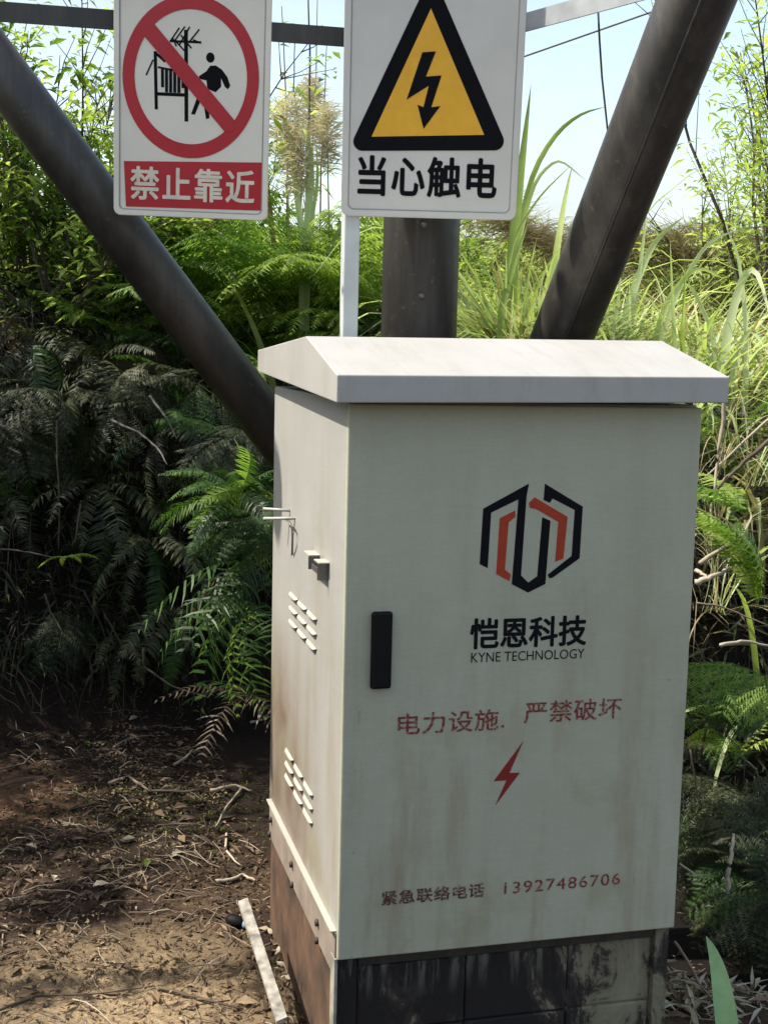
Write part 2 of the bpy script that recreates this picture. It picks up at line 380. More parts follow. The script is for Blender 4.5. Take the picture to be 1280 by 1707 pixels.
# ------------------------------------------------------------------ cabinet
W, D, H = 0.70, 0.787, 1.062
cab = tag(empty('power_cabinet', (0.35, 0.4, 0)), 'large grey green steel electrical cabinet with sloped white roof, black hexagon logo and red warnings', 'electrical cabinet')
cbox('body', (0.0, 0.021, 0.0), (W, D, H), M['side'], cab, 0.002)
door = cbox('door', (-0.001, 0.0, 0.0), (W + 0.001, 0.018, H - 0.004), M['door'], cab, 0.003)
def dchild(o, par):   # sub-part of a part, all in world coordinates
    o.parent = par; o.matrix_parent_inverse = Matrix.Translation(-cab.location).inverted() @ Matrix.Identity(4) if False else Matrix.Identity(4)
    return o
# roof: front fascia, front slope, ridge, rear slope, gables, soffit (slightly raised at its right end)
prof = [(-0.060, 1.0615), (-0.060, 1.1105), (0.225, 1.178), (0.815, 1.147), (0.815, 1.096)]
vs = []
for x, dz in ((-0.037, 0), (0.722, 0.009)):
    for y, z in prof: vs.append((x, y, z + dz))
bm = bmesh.new(); bv = [bm.verts.new(v) for v in vs]
for f in [(0, 1, 2, 3, 4), (9, 8, 7, 6, 5), (0, 5, 6, 1), (1, 6, 7, 2), (2, 7, 8, 3), (3, 8, 9, 4), (4, 9, 5, 0)]:
    bm.faces.new([bv[i] for i in f])
bmesh.ops.recalc_face_normals(bm, faces=bm.faces[:])
bmesh.ops.bevel(bm, geom=bm.edges[:], offset=0.0022, segments=2, affect='EDGES', profile=0.5)
rf = from_bm('roof', bm, M['roof']); rf.parent = cab; rf.matrix_parent_inverse = Matrix.Translation(-cab.location)
# handle
hd = box('handle', (0.049, -0.013, 0.530), (0.0885, 0.0005, 0.676), M['black_plastic'], None, 0.005)
def sub(o, part): o.parent = part; o.matrix_parent_inverse = part.matrix_world.inverted() if False else (Matrix.Translation(-cab.location).inverted() @ Matrix.Translation(-cab.location)); return o
bpy.context.view_layer.update()
def under(o, par):
    bpy.context.view_layer.update(); o.parent = par; o.matrix_parent_inverse = par.matrix_world.inverted(); return o
under(hd, door)

def polymesh(name, polys, f, mat, thick, par):
    """flat print: list of outlines in 2D; f maps (x,y)->front-surface Vector, thickness goes back along 'thick' vector"""
    vs, fs = [], []
    for outline in polys:
        pts = [f(*p) for p in outline]; k = len(vs); m = len(pts)
        vs += pts + [p + thick for p in pts]
        tri = tessellate_polygon([[Vector((p[0], p[1], 0)) for p in outline]])
        for t in tri: fs.append(tuple(k + i for i in t)); fs.append(tuple(k + m + i for i in reversed(t)))
        for i in range(m): fs.append((k + i, k + (i + 1) % m, k + m + (i + 1) % m, k + m + i))
    me = bpy.data.meshes.new(name); me.from_pydata([tuple(v) for v in vs], [], fs)
    bm = bmesh.new(); bm.from_mesh(me); bmesh.ops.recalc_face_normals(bm, faces=bm.faces[:]); bm.to_mesh(me); bm.free()
    o = link(name, me, mat)
    return under(o, par)
def text_obj(name, body, x0, z0, x1, z1, y, mat, par, bold=0.0, spacing=1.0, frame=None, skew=0.0):
    c = bpy.data.curves.new(name, 'FONT'); c.body = body; c.size = 1; c.space_character = spacing
    c.resolution_u = 3
    t = bpy.data.objects.new('tmp', c); COL.objects.link(t); bpy.context.view_layer.update()
    dg = bpy.context.evaluated_depsgraph_get()
    me = bpy.data.meshes.new_from_object(t.evaluated_get(dg)); bpy.data.objects.remove(t)
    xs = [v.co.x for v in me.vertices]; ys = [v.co.y for v in me.vertices]
    ax, bx, ay, by = min(xs), max(xs), min(ys), max(ys)
    for v in me.vertices:
        X = x0 + (v.co.x - ax) / (bx - ax) * (x1 - x0); Z = z0 + (v.co.y - ay) / (by - ay) * (z1 - z0) + skew * (v.co.x - ax) / (bx - ax)
        v.co = (X, y, Z) if frame is None else frame(X, Z)
    me.materials.clear()
    if bold:
        vs = [v.co.copy() for v in me.vertices]; fs = [tuple(p.vertices) for p in me.polygons]; n0 = len(vs)
        ux = (frame(1, 0) - frame(0, 0)) if frame else Vector((1, 0, 0)); uz = (frame(0, 1) - frame(0, 0)) if frame else Vector((0, 0, 1))
        nn = ux.cross(uz).normalized(); hgt = (z1 - z0) * bold
        allv, allf = [], []
        for q in range(8):
            a = q * math.pi / 4; off = (ux * math.cos(a) + uz * math.sin(a)) * hgt + nn * 0.00003 * q
            allv += [tuple(v + off) for v in vs]; allf += [tuple(i + q * n0 for i in f) for f in fs]
        me = bpy.data.meshes.new(name); me.from_pydata(allv, [], allf)
    o = link(name, me, mat); return under(o, par)
yF = -0.0006; TB = Vector((0, 0.0005, 0))
def lz(x, z): return Vector(((x / 4.923 + 760 - 806) * 0.0012625 + 0.260, yF, 0.910 - (z / 4.923 + 780 - 808) * 0.001164))
LOGO_B = [[(228, 328), (575, 130), (560, 235), (540, 870), (600, 930), (668, 880), (690, 400), (755, 430), (735, 945), (600, 1012), (470, 940), (498, 255), (290, 360), (278, 805), (215, 772)],
          [(700, 130), (1008, 318), (1000, 740), (790, 895), (765, 900), (750, 870), (935, 720), (945, 345), (765, 250), (745, 285), (695, 262)]]
LOGO_O = [[(358, 405), (475, 345), (480, 395), (428, 440), (412, 820), (460, 860), (450, 915), (345, 855)],
          [(580, 285), (625, 240), (890, 400), (870, 740), (805, 765), (818, 440), (640, 335), (590, 325)]]
polymesh('logo_stroke', LOGO_B[:1], lz, M['print_black'], TB, door); polymesh('logo_stroke', LOGO_B[1:], lz, M['print_black'], TB, door)
polymesh('logo_stroke', LOGO_O[:1], lz, M['print_orange'], TB, door)['label'] = 'orange red logo stroke'
polymesh('logo_stroke', LOGO_O[1:], lz, M['print_orange'], TB, door)['label'] = 'orange red logo stroke'
text_obj('lettering', '恺恩科技', 0.244, 0.598, 0.478, 0.655, yF, M['print_black'], door, 0.028)
text_obj('lettering', 'KYNE TECHNOLOGY', 0.246, 0.571, 0.477, 0.590, yF, M['print_black'], door, 0.0)
text_obj('lettering', '电力设施.', 0.106, 0.437, 0.317, 0.478, yF, M['print_red'], door, 0.012, 1.05)
text_obj('lettering', '严禁破坏', 0.358, 0.447, 0.560, 0.489, yF, M['print_red'], door, 0.012, 1.05)
text_obj('lettering', '紧急联络电话', 0.083, 0.103, 0.288, 0.131, yF, M['print_dark'], door, 0.03, 1.1)
text_obj('lettering', '13927486706', 0.330, 0.104, 0.575, 0.128, yF, M['print_red'], door, 0.006, 1.15)
def bz(x, z): return Vector((0.300 + (x - 567) / 151 * 0.058, yF, 0.412 - (z - 278) / 347 * 0.126))
polymesh('lightning_bolt', [[(718, 278), (650, 450), (706, 452), (580, 625), (635, 490), (567, 490)]], bz, M['print_red_solid'], TB, door)
for (x, z, w_, h_) in ((0.030, 0.475, 0.006, 0.03), (0.606, 0.118, 0.004, 0.03), (0.66, 0.52, 0.012, 0.004)):
    pts = [(w_ * math.cos(a) * (0.7 + 0.5 * U(0, 1)), h_ * 0.5 * math.sin(a) * (0.7 + 0.5 * U(0, 1))) for a in [k * math.pi / 6 for k in range(12)]]
    polymesh('rust_stain', [pts], lambda a, b, x=x, z=z: Vector((x + a * 0.4, yF, z + b)), M['faint'] if 'faint' in M else M.setdefault('faint', simple('rust_faint', (0.36, 0.28, 0.20), 0.7, var=0.25, scale=90)), TB, door)

# left side: louvres, hasp, brackets, skirt rail with bolts
def louvre(yc, zc, L=0.094, hh=0.0065, out=0.006):
    vs, fs = [], []; n = 8; m = 5
    for i in range(n + 1):
        a = -1 + 2 * i / n; s = (1 - abs(a) ** 5) ** 0.5 if abs(a) < 1 else 0
        for j in range(m):
            b = j / (m - 1)     # 0 top against the sheet .. 1 lower lip, standing out
            vs.append((-0.0005 - out * s * math.sin(b * math.pi / 2), yc + a * L / 2, zc + hh * s * (0.5 - b) + 0.002 * (1 - s)))
    for i in range(n):
        for j in range(m - 1):
            k = i * m + j; fs.append((k, k + 1, k + m + 1, k + m))
    o = mesh('louvre', vs, fs, M['louvre'], None, True)
    sm = o.modifiers.new('s', 'SOLIDIFY'); sm.thickness = 0.0015
    o.parent = cab; o.matrix_parent_inverse = Matrix.Translation(-cab.location)
M['louvre'] = simple('louvre_clean_paint', (0.37, 0.36, 0.31), 0.45, var=0.05)
for r in range(3):
    for c in range(3):
        louvre(0.500 - c * 0.103, 0.608 - r * 0.031)
        louvre(0.520 - c * 0.110, 0.240 - r * 0.030 - c * 0.002)
def ctube(name, pts, r, mat, par=cab, n=8, label=None):
    o = tube(name, pts, r, mat, None, n); o.parent = par; o.matrix_parent_inverse = Matrix.Translation(-par.location)
    if label: o['label'] = label
    return o
ctube('hasp_rod', [(0.004, 0.56, 0.792), (-0.055, 0.60, 0.792)], 0.0035, M['louvre'])
ctube('hasp_rod', [(0.004, 0.50, 0.783), (-0.060, 0.56, 0.775)], 0.0035, M['louvre'])
ctube('hanging_wire', [(-0.012, 0.575, 0.775), (-0.014, 0.50, 0.776), (-0.012, 0.475, 0.766), (-0.010, 0.478, 0.740), (-0.006, 0.50, 0.715), (-0.003, 0.515, 0.70)], 0.0022, M['bolt'])
cbox('bracket', (-0.022, 0.232, 0.742), (0.001, 0.292, 0.7445), M['louvre'], cab)
cbox('bracket', (-0.022, 0.238, 0.715), (0.001, 0.2405, 0.7415), M['bolt'], cab)
cbox('bracket', (-0.022, 0.140, 0.742), (0.001, 0.186, 0.7445), M['louvre'], cab)
cbox('bracket', (-0.022, 0.150, 0.708), (0.001, 0.1525, 0.7415), M['bolt'], cab)
cbox('bracket', (-0.0165, 0.155, 0.716), (-0.014, 0.237, 0.727), M['bolt'], cab)
sk = cbox('skirt_rail', (-0.0045, 0.012, -0.040), (-0.0005, 0.76, 0.050), M['skirt'], cab, 0.0008)
cbox('skirt_lip', (-0.013, 0.014, 0.0505), (-0.0005, 0.758, 0.0535), M['louvre'], cab)
for y, z in ((0.725, 0.012), (0.45, 0.010), (0.165, 0.002), (0.74, -0.030), (0.44, -0.034), (0.165, -0.036)):
    ctube('bolt', [(-0.0035, y, z), (-0.011, y, z)], 0.0075, M['hole'], cab, 6)

# ------------------------------------------------------------------ steel tower members behind
mast = tag(empty('steel_post', (0.428, 1.05, -0.3)), 'thick upright dark steel tube standing straight behind the cabinet under the yellow warning sign', 'steel post', 'dark steel tower members')
def mtube(root, name, pts, r, mat, n=24):
    o = tube(name, pts, r, mat, None, n); o.parent = root; o.matrix_parent_inverse = Matrix.Translation(-root.location); return o
mtube(mast, 'pipe', [(0.4285, 1.05, -0.35), (0.428, 1.05, 3.4)], 0.1, M['steel'], 40)
for z in (1.470, 1.292):
    mtube(mast, 'bolt', [(0.405, 0.953, z), (0.403, 0.940, z)], 0.0075, M['bolt'], 8)
P0, P1 = Vector((0.783, 0.921, 1.201)), Vector((0.797, 0.299, 1.897))
dv = P1 - P0
lr = tag(empty('steel_post', P0 - dv * 2.1), 'thick slanting dark steel tube leaning to the upper right beside the yellow warning sign', 'steel post', 'dark steel tower members')
mtube(lr, 'pipe', [P0 - dv * 2.1, P1 + dv * 1.6], 0.080, M['steel'], 40)
# weld seam running down its face and a cover strip on the right edge
side = dv.cross(Vector((CAM - P0))).normalized(); tocam = side.cross(dv).normalized()
def seam(a, r):
    off = (tocam * math.cos(a) + side * math.sin(a)) * r
    if (P0 + off - CAM).length > (P0 - off - CAM).length: off = -off
    return off
mtube(lr, 'weld_seam', [P0 - dv * 2 + seam(0.12, 0.0805), P1 + dv * 1.5 + seam(0.12, 0.0805)], 0.0042, M['steel'], 8)
lb = tag(empty('tower_brace', (0.47, 1.14, 0.44)), 'slanting dark steel brace running from behind the cabinet up to the top left corner', 'steel brace', 'dark steel tower members')
A, B = Vector((0.443, 1.14, 0.44)), Vector((-0.592, 1.09, 1.755)); ab = B - A
mtube(lb, 'pipe', [A, B + ab * 0.7], 0.0635, M['steel'], 32)
zb = 1.934
def angle_iron(root, a, b, h, mat, sg=1):
    a, b = Vector(a), Vector(b); t = (b - a).normalized(); s = t.cross(Vector((0, 0, 1))).normalized(); th = 0.005
    out = []
    for (o1, o2, z1, z2) in ((0, th, -h / 2, h / 2), (th, h, h / 2 - th, h / 2)):
        vs = []
        for p in (a, b):
            for (o_, z_) in ((o1, z1), (o2, z1), (o2, z2), (o1, z2)): vs.append(p + s * sg * o_ + Vector((0, 0, z_)))
        fs = [(0, 1, 2, 3), (7, 6, 5, 4), (0, 4, 5, 1), (1, 5, 6, 2), (2, 6, 7, 3), (3, 7, 4, 0)]
        out.append((vs, fs))
    mb = MB()
    for v, f in out: mb.add(v, f)
    o = mb.build('angle_bar', mat); o.parent = root; o.matrix_parent_inverse = Matrix.Translation(-root.location); return o
b1 = tag(empty('tower_beam', (0.35, 0.97, zb)), 'dark horizontal steel beam passing behind both signs to the top left', 'steel beam', 'dark steel tower members')
angle_iron(b1, (0.34, 1.00, 1.927), (-1.3, 1.06, 1.925), 0.046, M['steel'])
b2 = tag(empty('tower_beam', (0.47, 0.95, zb)), 'pale grey horizontal beam between the yellow warning sign and the slanting tube', 'steel beam')
qa = CAM + cam_rot @ Vector(((850 - 640) / 2163.7, (853.5 - 44) / 2163.7, -1)) * 3.35; qb = CAM + cam_rot @ Vector(((1110 - 640) / 2163.7, (853.5 + 28) / 2163.7, -1)) * 2.92
angle_iron(b2, qa + (qa - qb) * 0.4, qb + (qb - qa) * 0.6, 0.046, M['galv'], -1)

# ------------------------------------------------------------------ signs
yaw = math.atan2(-0.2518, 0.9596)     # square on to the viewing direction
def sign_frame(center, s, roll, tilt):
    rot = Matrix.Rotation(yaw, 3, 'Z') @ Matrix.Rotation(tilt, 3, 'X') @ Matrix.Rotation(roll, 3, 'Y')
    def f(px, py, out=0.0): return center + rot @ Vector((px * s, -out, -py * s))
    return f, rot
def rounded(x0, y0, x1, y1, r, n=5):
    pts = []
    for cx, cy, a0 in ((x1 - r, y0 + r, -90), (x1 - r, y1 - r, 0), (x0 + r, y1 - r, 90), (x0 + r, y0 + r, 180)):
        for k in range(n + 1):
            a = R(a0 + 90 * k / n); pts.append((cx + r * math.cos(a), cy + r * math.sin(a)))
    return pts
def loop_strip(name, outer, inner, f, mat, out, par, thick=0.0006):
    n = len(outer); vs = [f(*p, out) for p in outer] + [f(*p, out) for p in inner]
    vs += [f(*p, out - thick) for p in outer] + [f(*p, out - thick) for p in inner]
    fs = []
    for i in range(n):
        j = (i + 1) % n
        fs += [(i, j, n + j, n + i), (i, 2 * n + i, 2 * n + j, j), (n + i, n + j, 3 * n + j, 3 * n + i)]
    me = bpy.data.meshes.new(name); me.from_pydata([tuple(v) for v in vs], [], fs)
    bm = bmesh.new(); bm.from_mesh(me); bmesh.ops.recalc_face_normals(bm, faces=bm.faces[:]); bm.to_mesh(me); bm.free()
    return under(link(name, me, mat), par)
# prohibition sign, pixel offsets measured from its centre
SL = Vector((-0.186, 0.915, 1.721))
sl = tag(empty('prohibition_sign', SL), 'white sign with red ring and slash over a walking figure, red Chinese caption below', 'sign')
fL, rL = sign_frame(SL, 0.001425, R(1.0), R(4))
nl = rL @ Vector((0, 1, 0))
def pm(name, polys, f, mat, out, par, thick=0.0006):
    return polymesh(name, polys, lambda x, y: f(x, y, out), mat, nl * thick, par)
LW, LT, LB = 130, -190, 184
plate = pm('plate', [rounded(-LW, LT, LW, LB, 12)], fL, M['sign_white'], 0.0, sl, 0.003)
loop_strip('rim', rounded(-LW + 1, LT + 1, LW - 1, LB - 1, 11), rounded(-LW + 9, LT + 9, LW - 9, LB - 9, 8), fL, M['sign_white'], 0.0035, sl, 0.004)
loop_strip('rim_line', rounded(-LW + 9.3, LT + 9.3, LW - 9.3, LB - 9.3, 8), rounded(-LW + 11.5, LT + 11.5, LW - 11.5, LB - 11.5, 7), fL, M['sign_edge'], 0.0006, sl)
def zl(x, y): return (x / 4.414 + 180 - 319.5, y / 4.414 - 178)
def ell(cx, cy, rx, ry, n=64): return [zl(cx + rx * math.cos(2 * math.pi * k / n), cy + ry * math.sin(2 * math.pi * k / n)) for k in range(n)]
loop_strip('ring', ell(607, 592, 500, 574), ell(607, 592, 412, 474), fL, M['sign_red'], 0.0010, sl)
pm('slash', [[zl(*q) for q in ((330, 222), (935, 885), (925, 960), (860, 965), (258, 310), (270, 240))]], fL, M['sign_red'], 0.0019, sl)
pm('red_band', [[zl(*q) for q in ((118, 1206), (1140, 1176), (1140, 1524), (134, 1534))]], fL, M['sign_red'], 0.0010, sl)
cx0, cy0 = zl(172, 1475); cx1, cy1 = zl(1086, 1243)
text_obj('lettering', '禁止靠近', cx0, -cy0, cx1, -cy1, 0, M['sign_cream'], sl, 0.022, 1.12, frame=lambda X, Z: fL(X, -Z, 0.0018))
def zs(l): return [zl(*q) for q in l]
def stroke(a, b, w_):
    a, b = Vector(a), Vector(b); t = (b - a).normalized(); s = Vector((-t.y, t.x)) * w_ / 2
    return [tuple(a + s), tuple(b + s), tuple(b - s), tuple(a - s)]
pic = [stroke((345, 420), (356, 828), 24), stroke((568, 262), (578, 905), 28), stroke((345, 718), (590, 718), 24),
       stroke((340, 425), (420, 490), 20), stroke((450, 345), (680, 345), 16), stroke((365, 530), (560, 560), 14)]
for k, (a, b) in enumerate([((455, 345), (520, 250)), ((480, 350), (560, 240)), ((520, 370), (595, 240)), ((590, 350), (665, 255)), ((500, 350), (560, 410)), ((620, 330), (680, 350)), ((530, 300), (610, 390)), ((470, 320), (500, 380)), ((280, 590), (330, 480))]):
    pic.append(stroke(a, b, 11))
body_p = [[(720, 545), (748, 505), (790, 502), (835, 530), (875, 580), (897, 640), (880, 665), (858, 650), (828, 590), (830, 650), (790, 690), (730, 668), (722, 610), (672, 600), (665, 582)],
          [(655, 730), (684, 745), (640, 855), (612, 850)], [(705, 780), (742, 790), (748, 875), (722, 882)],
          [(748 + 31 * math.cos(a * math.pi / 8), 448 + 36 * math.sin(a * math.pi / 8)) for a in range(16)]]
barrel = [[(388 + i * 30, 536 + (6 if i in (0, 5) else 0)), (388 + i * 30 + 22, 536), (388 + i * 30 + 24, 690 + (14 if 0 < i < 5 else -20)), (388 + i * 30 + 2, 690 + (14 if 0 < i < 5 else -20))] for i in range(6)]
def lift(polys, name):
    for k, p in enumerate(polys): yield p
mb = [zs(p) for p in pic]
# each stroke a hair above the last so that no two sheets share a plane
def stacked(name, polys, f, mat, o0, par):
    vs, fs = [], []
    for q, outline in enumerate(polys):
        k = len(vs); m = len(outline); o_ = o0 + q * 0.00004
        vs += [f(x, y, o_) for x, y in outline]
        for t in tessellate_polygon([[Vector((p[0], p[1], 0)) for p in outline]]): fs.append(tuple(k + i for i in t))
    return under(mesh(name, vs, fs, mat), par)
stacked('pictogram_transformer', mb + [zs(p) for p in barrel], fL, M['print_black'], 0.0004, sl)
stacked('pictogram_figure', [zs(p) for p in body_p], fL, M['print_black'], 0.0004, sl)
for (px, py) in ((-60, -150), (60, -150)):
    a = fL(px, py, -0.004); ctube('hanger_bolt', [a, Vector((a.x, 1.0, a.z))], 0.005, M['bolt'], sl)

SRc = Vector((0.369, 0.780, 1.741))
sr = tag(empty('warning_sign', SRc), 'pale grey sign with black bordered yellow triangle and lightning arrow, black Chinese caption below', 'sign')
fR, rR = sign_frame(SRc, 0.001438, R(0.2), R(8))
nl = rR @ Vector((0, 1, 0))
RW, RT, RB = 148, -204, 187
pm('plate', [rounded(-RW, RT, RW, RB, 14)], fR, M['sign_grey'], 0.0, sr, 0.003)
loop_strip('rim', rounded(-RW + 1, RT + 1, RW - 1, RB - 1, 13), rounded(-RW + 11, RT + 11, RW - 11, RB - 11, 10), fR, M['sign_grey'], 0.0035, sr, 0.004)
loop_strip('rim_line', rounded(-RW + 11.3, RT + 11.3, RW - 11.3, RB - 11.3, 10), rounded(-RW + 13, RT + 13, RW - 13, RB - 13, 9), fR, M['sign_edge'], 0.0006, sr)
def zr(x, y): return (x / 2.845 + 440 - 717.5, y / 2.845 - 176)
def rtri(c, r, n=8):
    out = []
    for i in range(3):
        p = Vector(c[i]); a = (Vector(c[i - 1]) - p).normalized(); b = (Vector(c[(i + 1) % 3]) - p).normalized()
        bis = (a + b).normalized(); half = a.angle(b) / 2; ctr = p + bis * (r / math.sin(half))
        s = -bis; ang = math.pi / 2 - half; base = math.atan2(s.y, s.x)
        sg = -1 if a.x * b.y - a.y * b.x > 0 else 1
        for k in range(n + 1):
            t = base + sg * (-ang + 2 * ang * k / n) * -1 * -1
            out.append((ctr.x + r * math.cos(t), ctr.y + r * math.sin(t)))
    return out
OT = [zr(768, -72), zr(1160, 708), zr(396, 730)]
pm('triangle_border', [rtri(OT, 15)], fR, M['print_black'], 0.0010, sr)
pm('triangle_fill', [[zr(768, 85), zr(1040, 640), zr(507, 662)]], fR, M['sign_yellow'], 0.0018, sr)
pm('lightning_arrow', [[zr(*q) for q in ((735, 278), (798, 272), (755, 385), (828, 378), (785, 522), (828, 515), (752, 620), (720, 512), (748, 522), (770, 425), (668, 490))]], fR, M['print_black'], 0.0026, sr)
text_obj('lettering', '当心触电', 598 - 717.5, 176 - 327, 829 - 717.5, 176 - 264, 0, M['print_black'], sr, 0.026, 1.1, frame=lambda X, Z: fR(X, -Z, 0.0010))
sp = tag(empty('sign_post', (0.201, 0.9, -0.29)), 'thin pale grey square post rising behind the cabinet under the yellow warning sign', 'sign post')
o = box('tube', (0.1815, 0.872, -0.31), (0.2205, 0.910, 2.05), M['post_grey'], None, 0.003); o.parent = sp; o.matrix_parent_inverse = Matrix.Translation(-sp.location)
for z in (1.62, 1.90):
    o = box('sign_clamp', (0.186, 0.864, z), (0.216, 0.8725, z + 0.03), M['galv'], None, 0.001); o.parent = sp; o.matrix_parent_inverse = Matrix.Translation(-sp.location)

# power line and hanging wire in the sky
def D3(u, v, d):
    return CAM + cam_rot @ Vector(((u - 640) / 2163.7, -(v - 853.5) / 2163.7, -1)) * d
tag(tube('overhead_wire', [D3(700, 155, 11), D3(900, 85, 10.6), D3(1100, 15, 10.2), D3(1300, -60, 9.8)], 0.007, M['bark'], None, 6), 'thin wire sloping across the sky right of the yellow sign', 'wire')
tag(tube('hanging_vine', [D3(996, 10, 3.2), D3(999, 70, 3.2), D3(1003, 130, 3.21), D3(1011, 205, 3.22), D3(1016, 260, 3.24)], 0.0028, M['bark'], None, 6), 'thin dark stem hanging from the beam against the sky', 'stem')

# ------------------------------------------------------------------ plant building blocks
def comb(mb, L, pairs, wid, droop, lift, org=Vector(), xd=Vector((1, 0, 0)), yd=Vector((0, 1, 0)), zd=Vector((0, 0, 1)), base=0.08, seg=2, lw=None, rach=0.0015, jit=0.1):
    """one pinnate blade: narrow leaflets in two rows along an arching midrib"""
    def pt(t): return org + xd * (L * t * (1 - 0.15 * droop * t)) + zd * (L * (lift * t - droop * t * t))
    lw = lw or L / pairs * 0.44
    skip = U(0.02, 0.14)
    for i in range(pairs):
        t = base + (1 - base) * (i + 0.5) / pairs
        prof = math.sin(math.pi * min(1, (t - base) / (1 - base) * 0.86 + 0.14)) ** 0.7
        l = wid * max(prof, 0.06) * U(1 - jit, 1 + jit)
        p = pt(t); tn = (pt(t + 0.02) - p).normalized()
        for s in (-1, 1):
            if U(0, 1) < skip: continue
            d = (yd * s + tn * U(0.1, 0.5) - zd * U(-0.08, 0.5)).normalized()
            k = len(mb.v); q = p
            mb.v.append(tuple(q - tn * lw * 0.8)); mb.v.append(tuple(q + tn * lw * 0.8))
            for j in range(1, seg):
                f = j / seg; c = p + d * l * f - zd * l * 0.16 * f * f
                mb.v.append(tuple(c - tn * lw * (1.0 - 0.35 * f) + zd * 0.10 * lw)); mb.v.append(tuple(c + tn * lw * (1.0 - 0.35 * f)))
            mb.v.append(tuple(p + d * l - zd * l * 0.20 + tn * lw))
            for j in range(seg - 1):
                a = k + 2 * j; mb.f.append((a, a + 1, a + 3, a + 2))
            a = k + 2 * (seg - 1); mb.f.append((a, a + 1, a + 2))
    n = 6; pts = [pt(j / n) for j in range(n + 1)]
    v, f = tube_data(pts, [rach * (1.2 - j / n) for j in range(n + 1)], 3, False); mb.add(v, f)
def frond_mesh(name, kind, L):
    mb = MB()
    if kind == 'comb': comb(mb, L, 34, L * 0.15, U(0.5, 0.8), U(0.3, 0.6), rach=0.002)
    elif kind == 'hang': comb(mb, L, 16, L * 0.24, 0.9, 0.25, lw=L * 0.013, seg=3, rach=0.002, jit=0.35)
    else:
        droop, lift_ = U(0.35, 0.6), U(0.25, 0.5)
        def pt(t): return Vector((L * t * (1 - 0.15 * droop * t), 0, L * (lift_ * t - droop * t * t)))
        n = 13
        for i in range(n):
            t = 0.16 + 0.82 * i / n; tn = (pt(t + 0.02) - pt(t)).normalized(); up = Vector((0, 1, 0)).cross(tn) * -1
            l = L * 0.36 * U(0.78, 1.08) * math.sin(math.pi * (0.22 + 0.78 * (t - 0.16) / 0.84)) ** 0.8 + 0.01
            for s in (-1, 1):
                d = (Vector((0, s, 0)) + tn * U(0.45, 0.65) - up * U(0.05, 0.22)).normalized()
                y2 = up.cross(d).normalized()
                comb(mb, l * U(0.9, 1.1), 13, l * 0.16 + 0.004, U(0.15, 0.45), 0.05, pt(t), d, y2, up, 0.05, 1, rach=0.0008)
        v, f = tube_data([pt(j / 8) for j in range(9)], [0.0032 * (1.15 - j / 8) for j in range(9)], 4, False); mb.add(v, f)
    return mb
def shared(name, kind, L, mat):
    mb = frond_mesh(name, kind, L); me = bpy.data.meshes.new(name); me.from_pydata(mb.v, [], mb.f); me.materials.append(mat); return me
FR = {}
for mk_, mt in (('deep', 'thicket'), ('fern', 'fern'), ('dark', 'fern_dark'), ('lime', 'fern_lime'), ('dead', 'fern_dead')):
    for kd in ('comb', 'bi', 'hang'):
        FR[mk_, kd] = [shared('frond', kd, 1.0, M[mt]) for _ in range(6)]
def fern(loc, L, n, col, kind, label, group=None, az=(0, 360), pitch=(10, 60), name='fern', roll=15):
    root = tag(empty(name, loc), label, 'fern', group)
    for i in range(n):
        c = col if isinstance(col, str) else random.choice(col)
        o = bpy.data.objects.new('frond', random.choice(FR[c, kind])); COL.objects.link(o); o.parent = root
        s = L * U(0.75, 1.1); o.scale = (s, s, s)
        a = az[0] + (az[1] - az[0]) * (i + U(0.1, 0.9)) / n
        o.rotation_euler = Euler((R(U(-roll, roll)), -R(U(*pitch)), R(a)))
    return root
def blade_geo(L, wd, bend, n=9, twist=0.6, fold=0.25):
    vs, fs = [], []; ang = math.pi / 2 - U(0.0, 0.15); p = Vector()
    for i in range(n + 1):
        t = i / n; ww = wd * (min(1, 0.45 + t * 2.2)) * (1 - t ** 2.6) * 0.5 + 0.0002
        tw = twist * t; sd = Vector((math.sin(tw) * 0.35, math.cos(tw), 0)).normalized()
        nrm = Vector((-math.sin(ang), 0, math.cos(ang)))
        vs += [p - sd * ww + nrm * fold * ww, p.copy(), p + sd * ww + nrm * fold * ww]
        ang -= bend * (0.3 + 2.2 * t) / n
        p = p + Vector((math.cos(ang), 0, math.sin(ang))) * (L / n)
    for i in range(n):
        a = 3 * i; fs += [(a, a + 1, a + 4, a + 3), (a + 1, a + 2, a + 5, a + 4)]
    return vs, fs
BL = {}
for mt in ('grass', 'grass_pale', 'grass_dry'):
    BL[mt] = []
    for bend in (0.5, 0.9, 1.3, 1.7, 2.1):
        v, f = blade_geo(1.0, 0.021, bend, twist=U(-1, 1)); me = bpy.data.meshes.new('blade'); me.from_pydata([tuple(q) for q in v], [], f)
        me.materials.append(M[mt]); [setattr(pp, 'use_smooth', True) for pp in me.polygons]; BL[mt].append(me)
def grass(loc, L, n, mats, label, group=None, lean=(0, 25), az=(0, 360), wide=1.0, spread=0.05, name='grass_clump'):
    root = tag(empty(name, loc), label, 'grass clump', group)
    for i in range(n):
        o = bpy.data.objects.new('blade', random.choice(BL[random.choice(mats)])); COL.objects.link(o); o.parent = root
        s = L * U(0.55, 1.1); o.scale = (s, L * wide * U(0.7, 1.2), s); a = R(U(*az))
        o.rotation_euler = Euler((R(U(-8, 8)), R(U(*lean)), a)); r = U(0, spread); o.location = (math.cos(a) * r, math.sin(a) * r, -0.02)
    return root
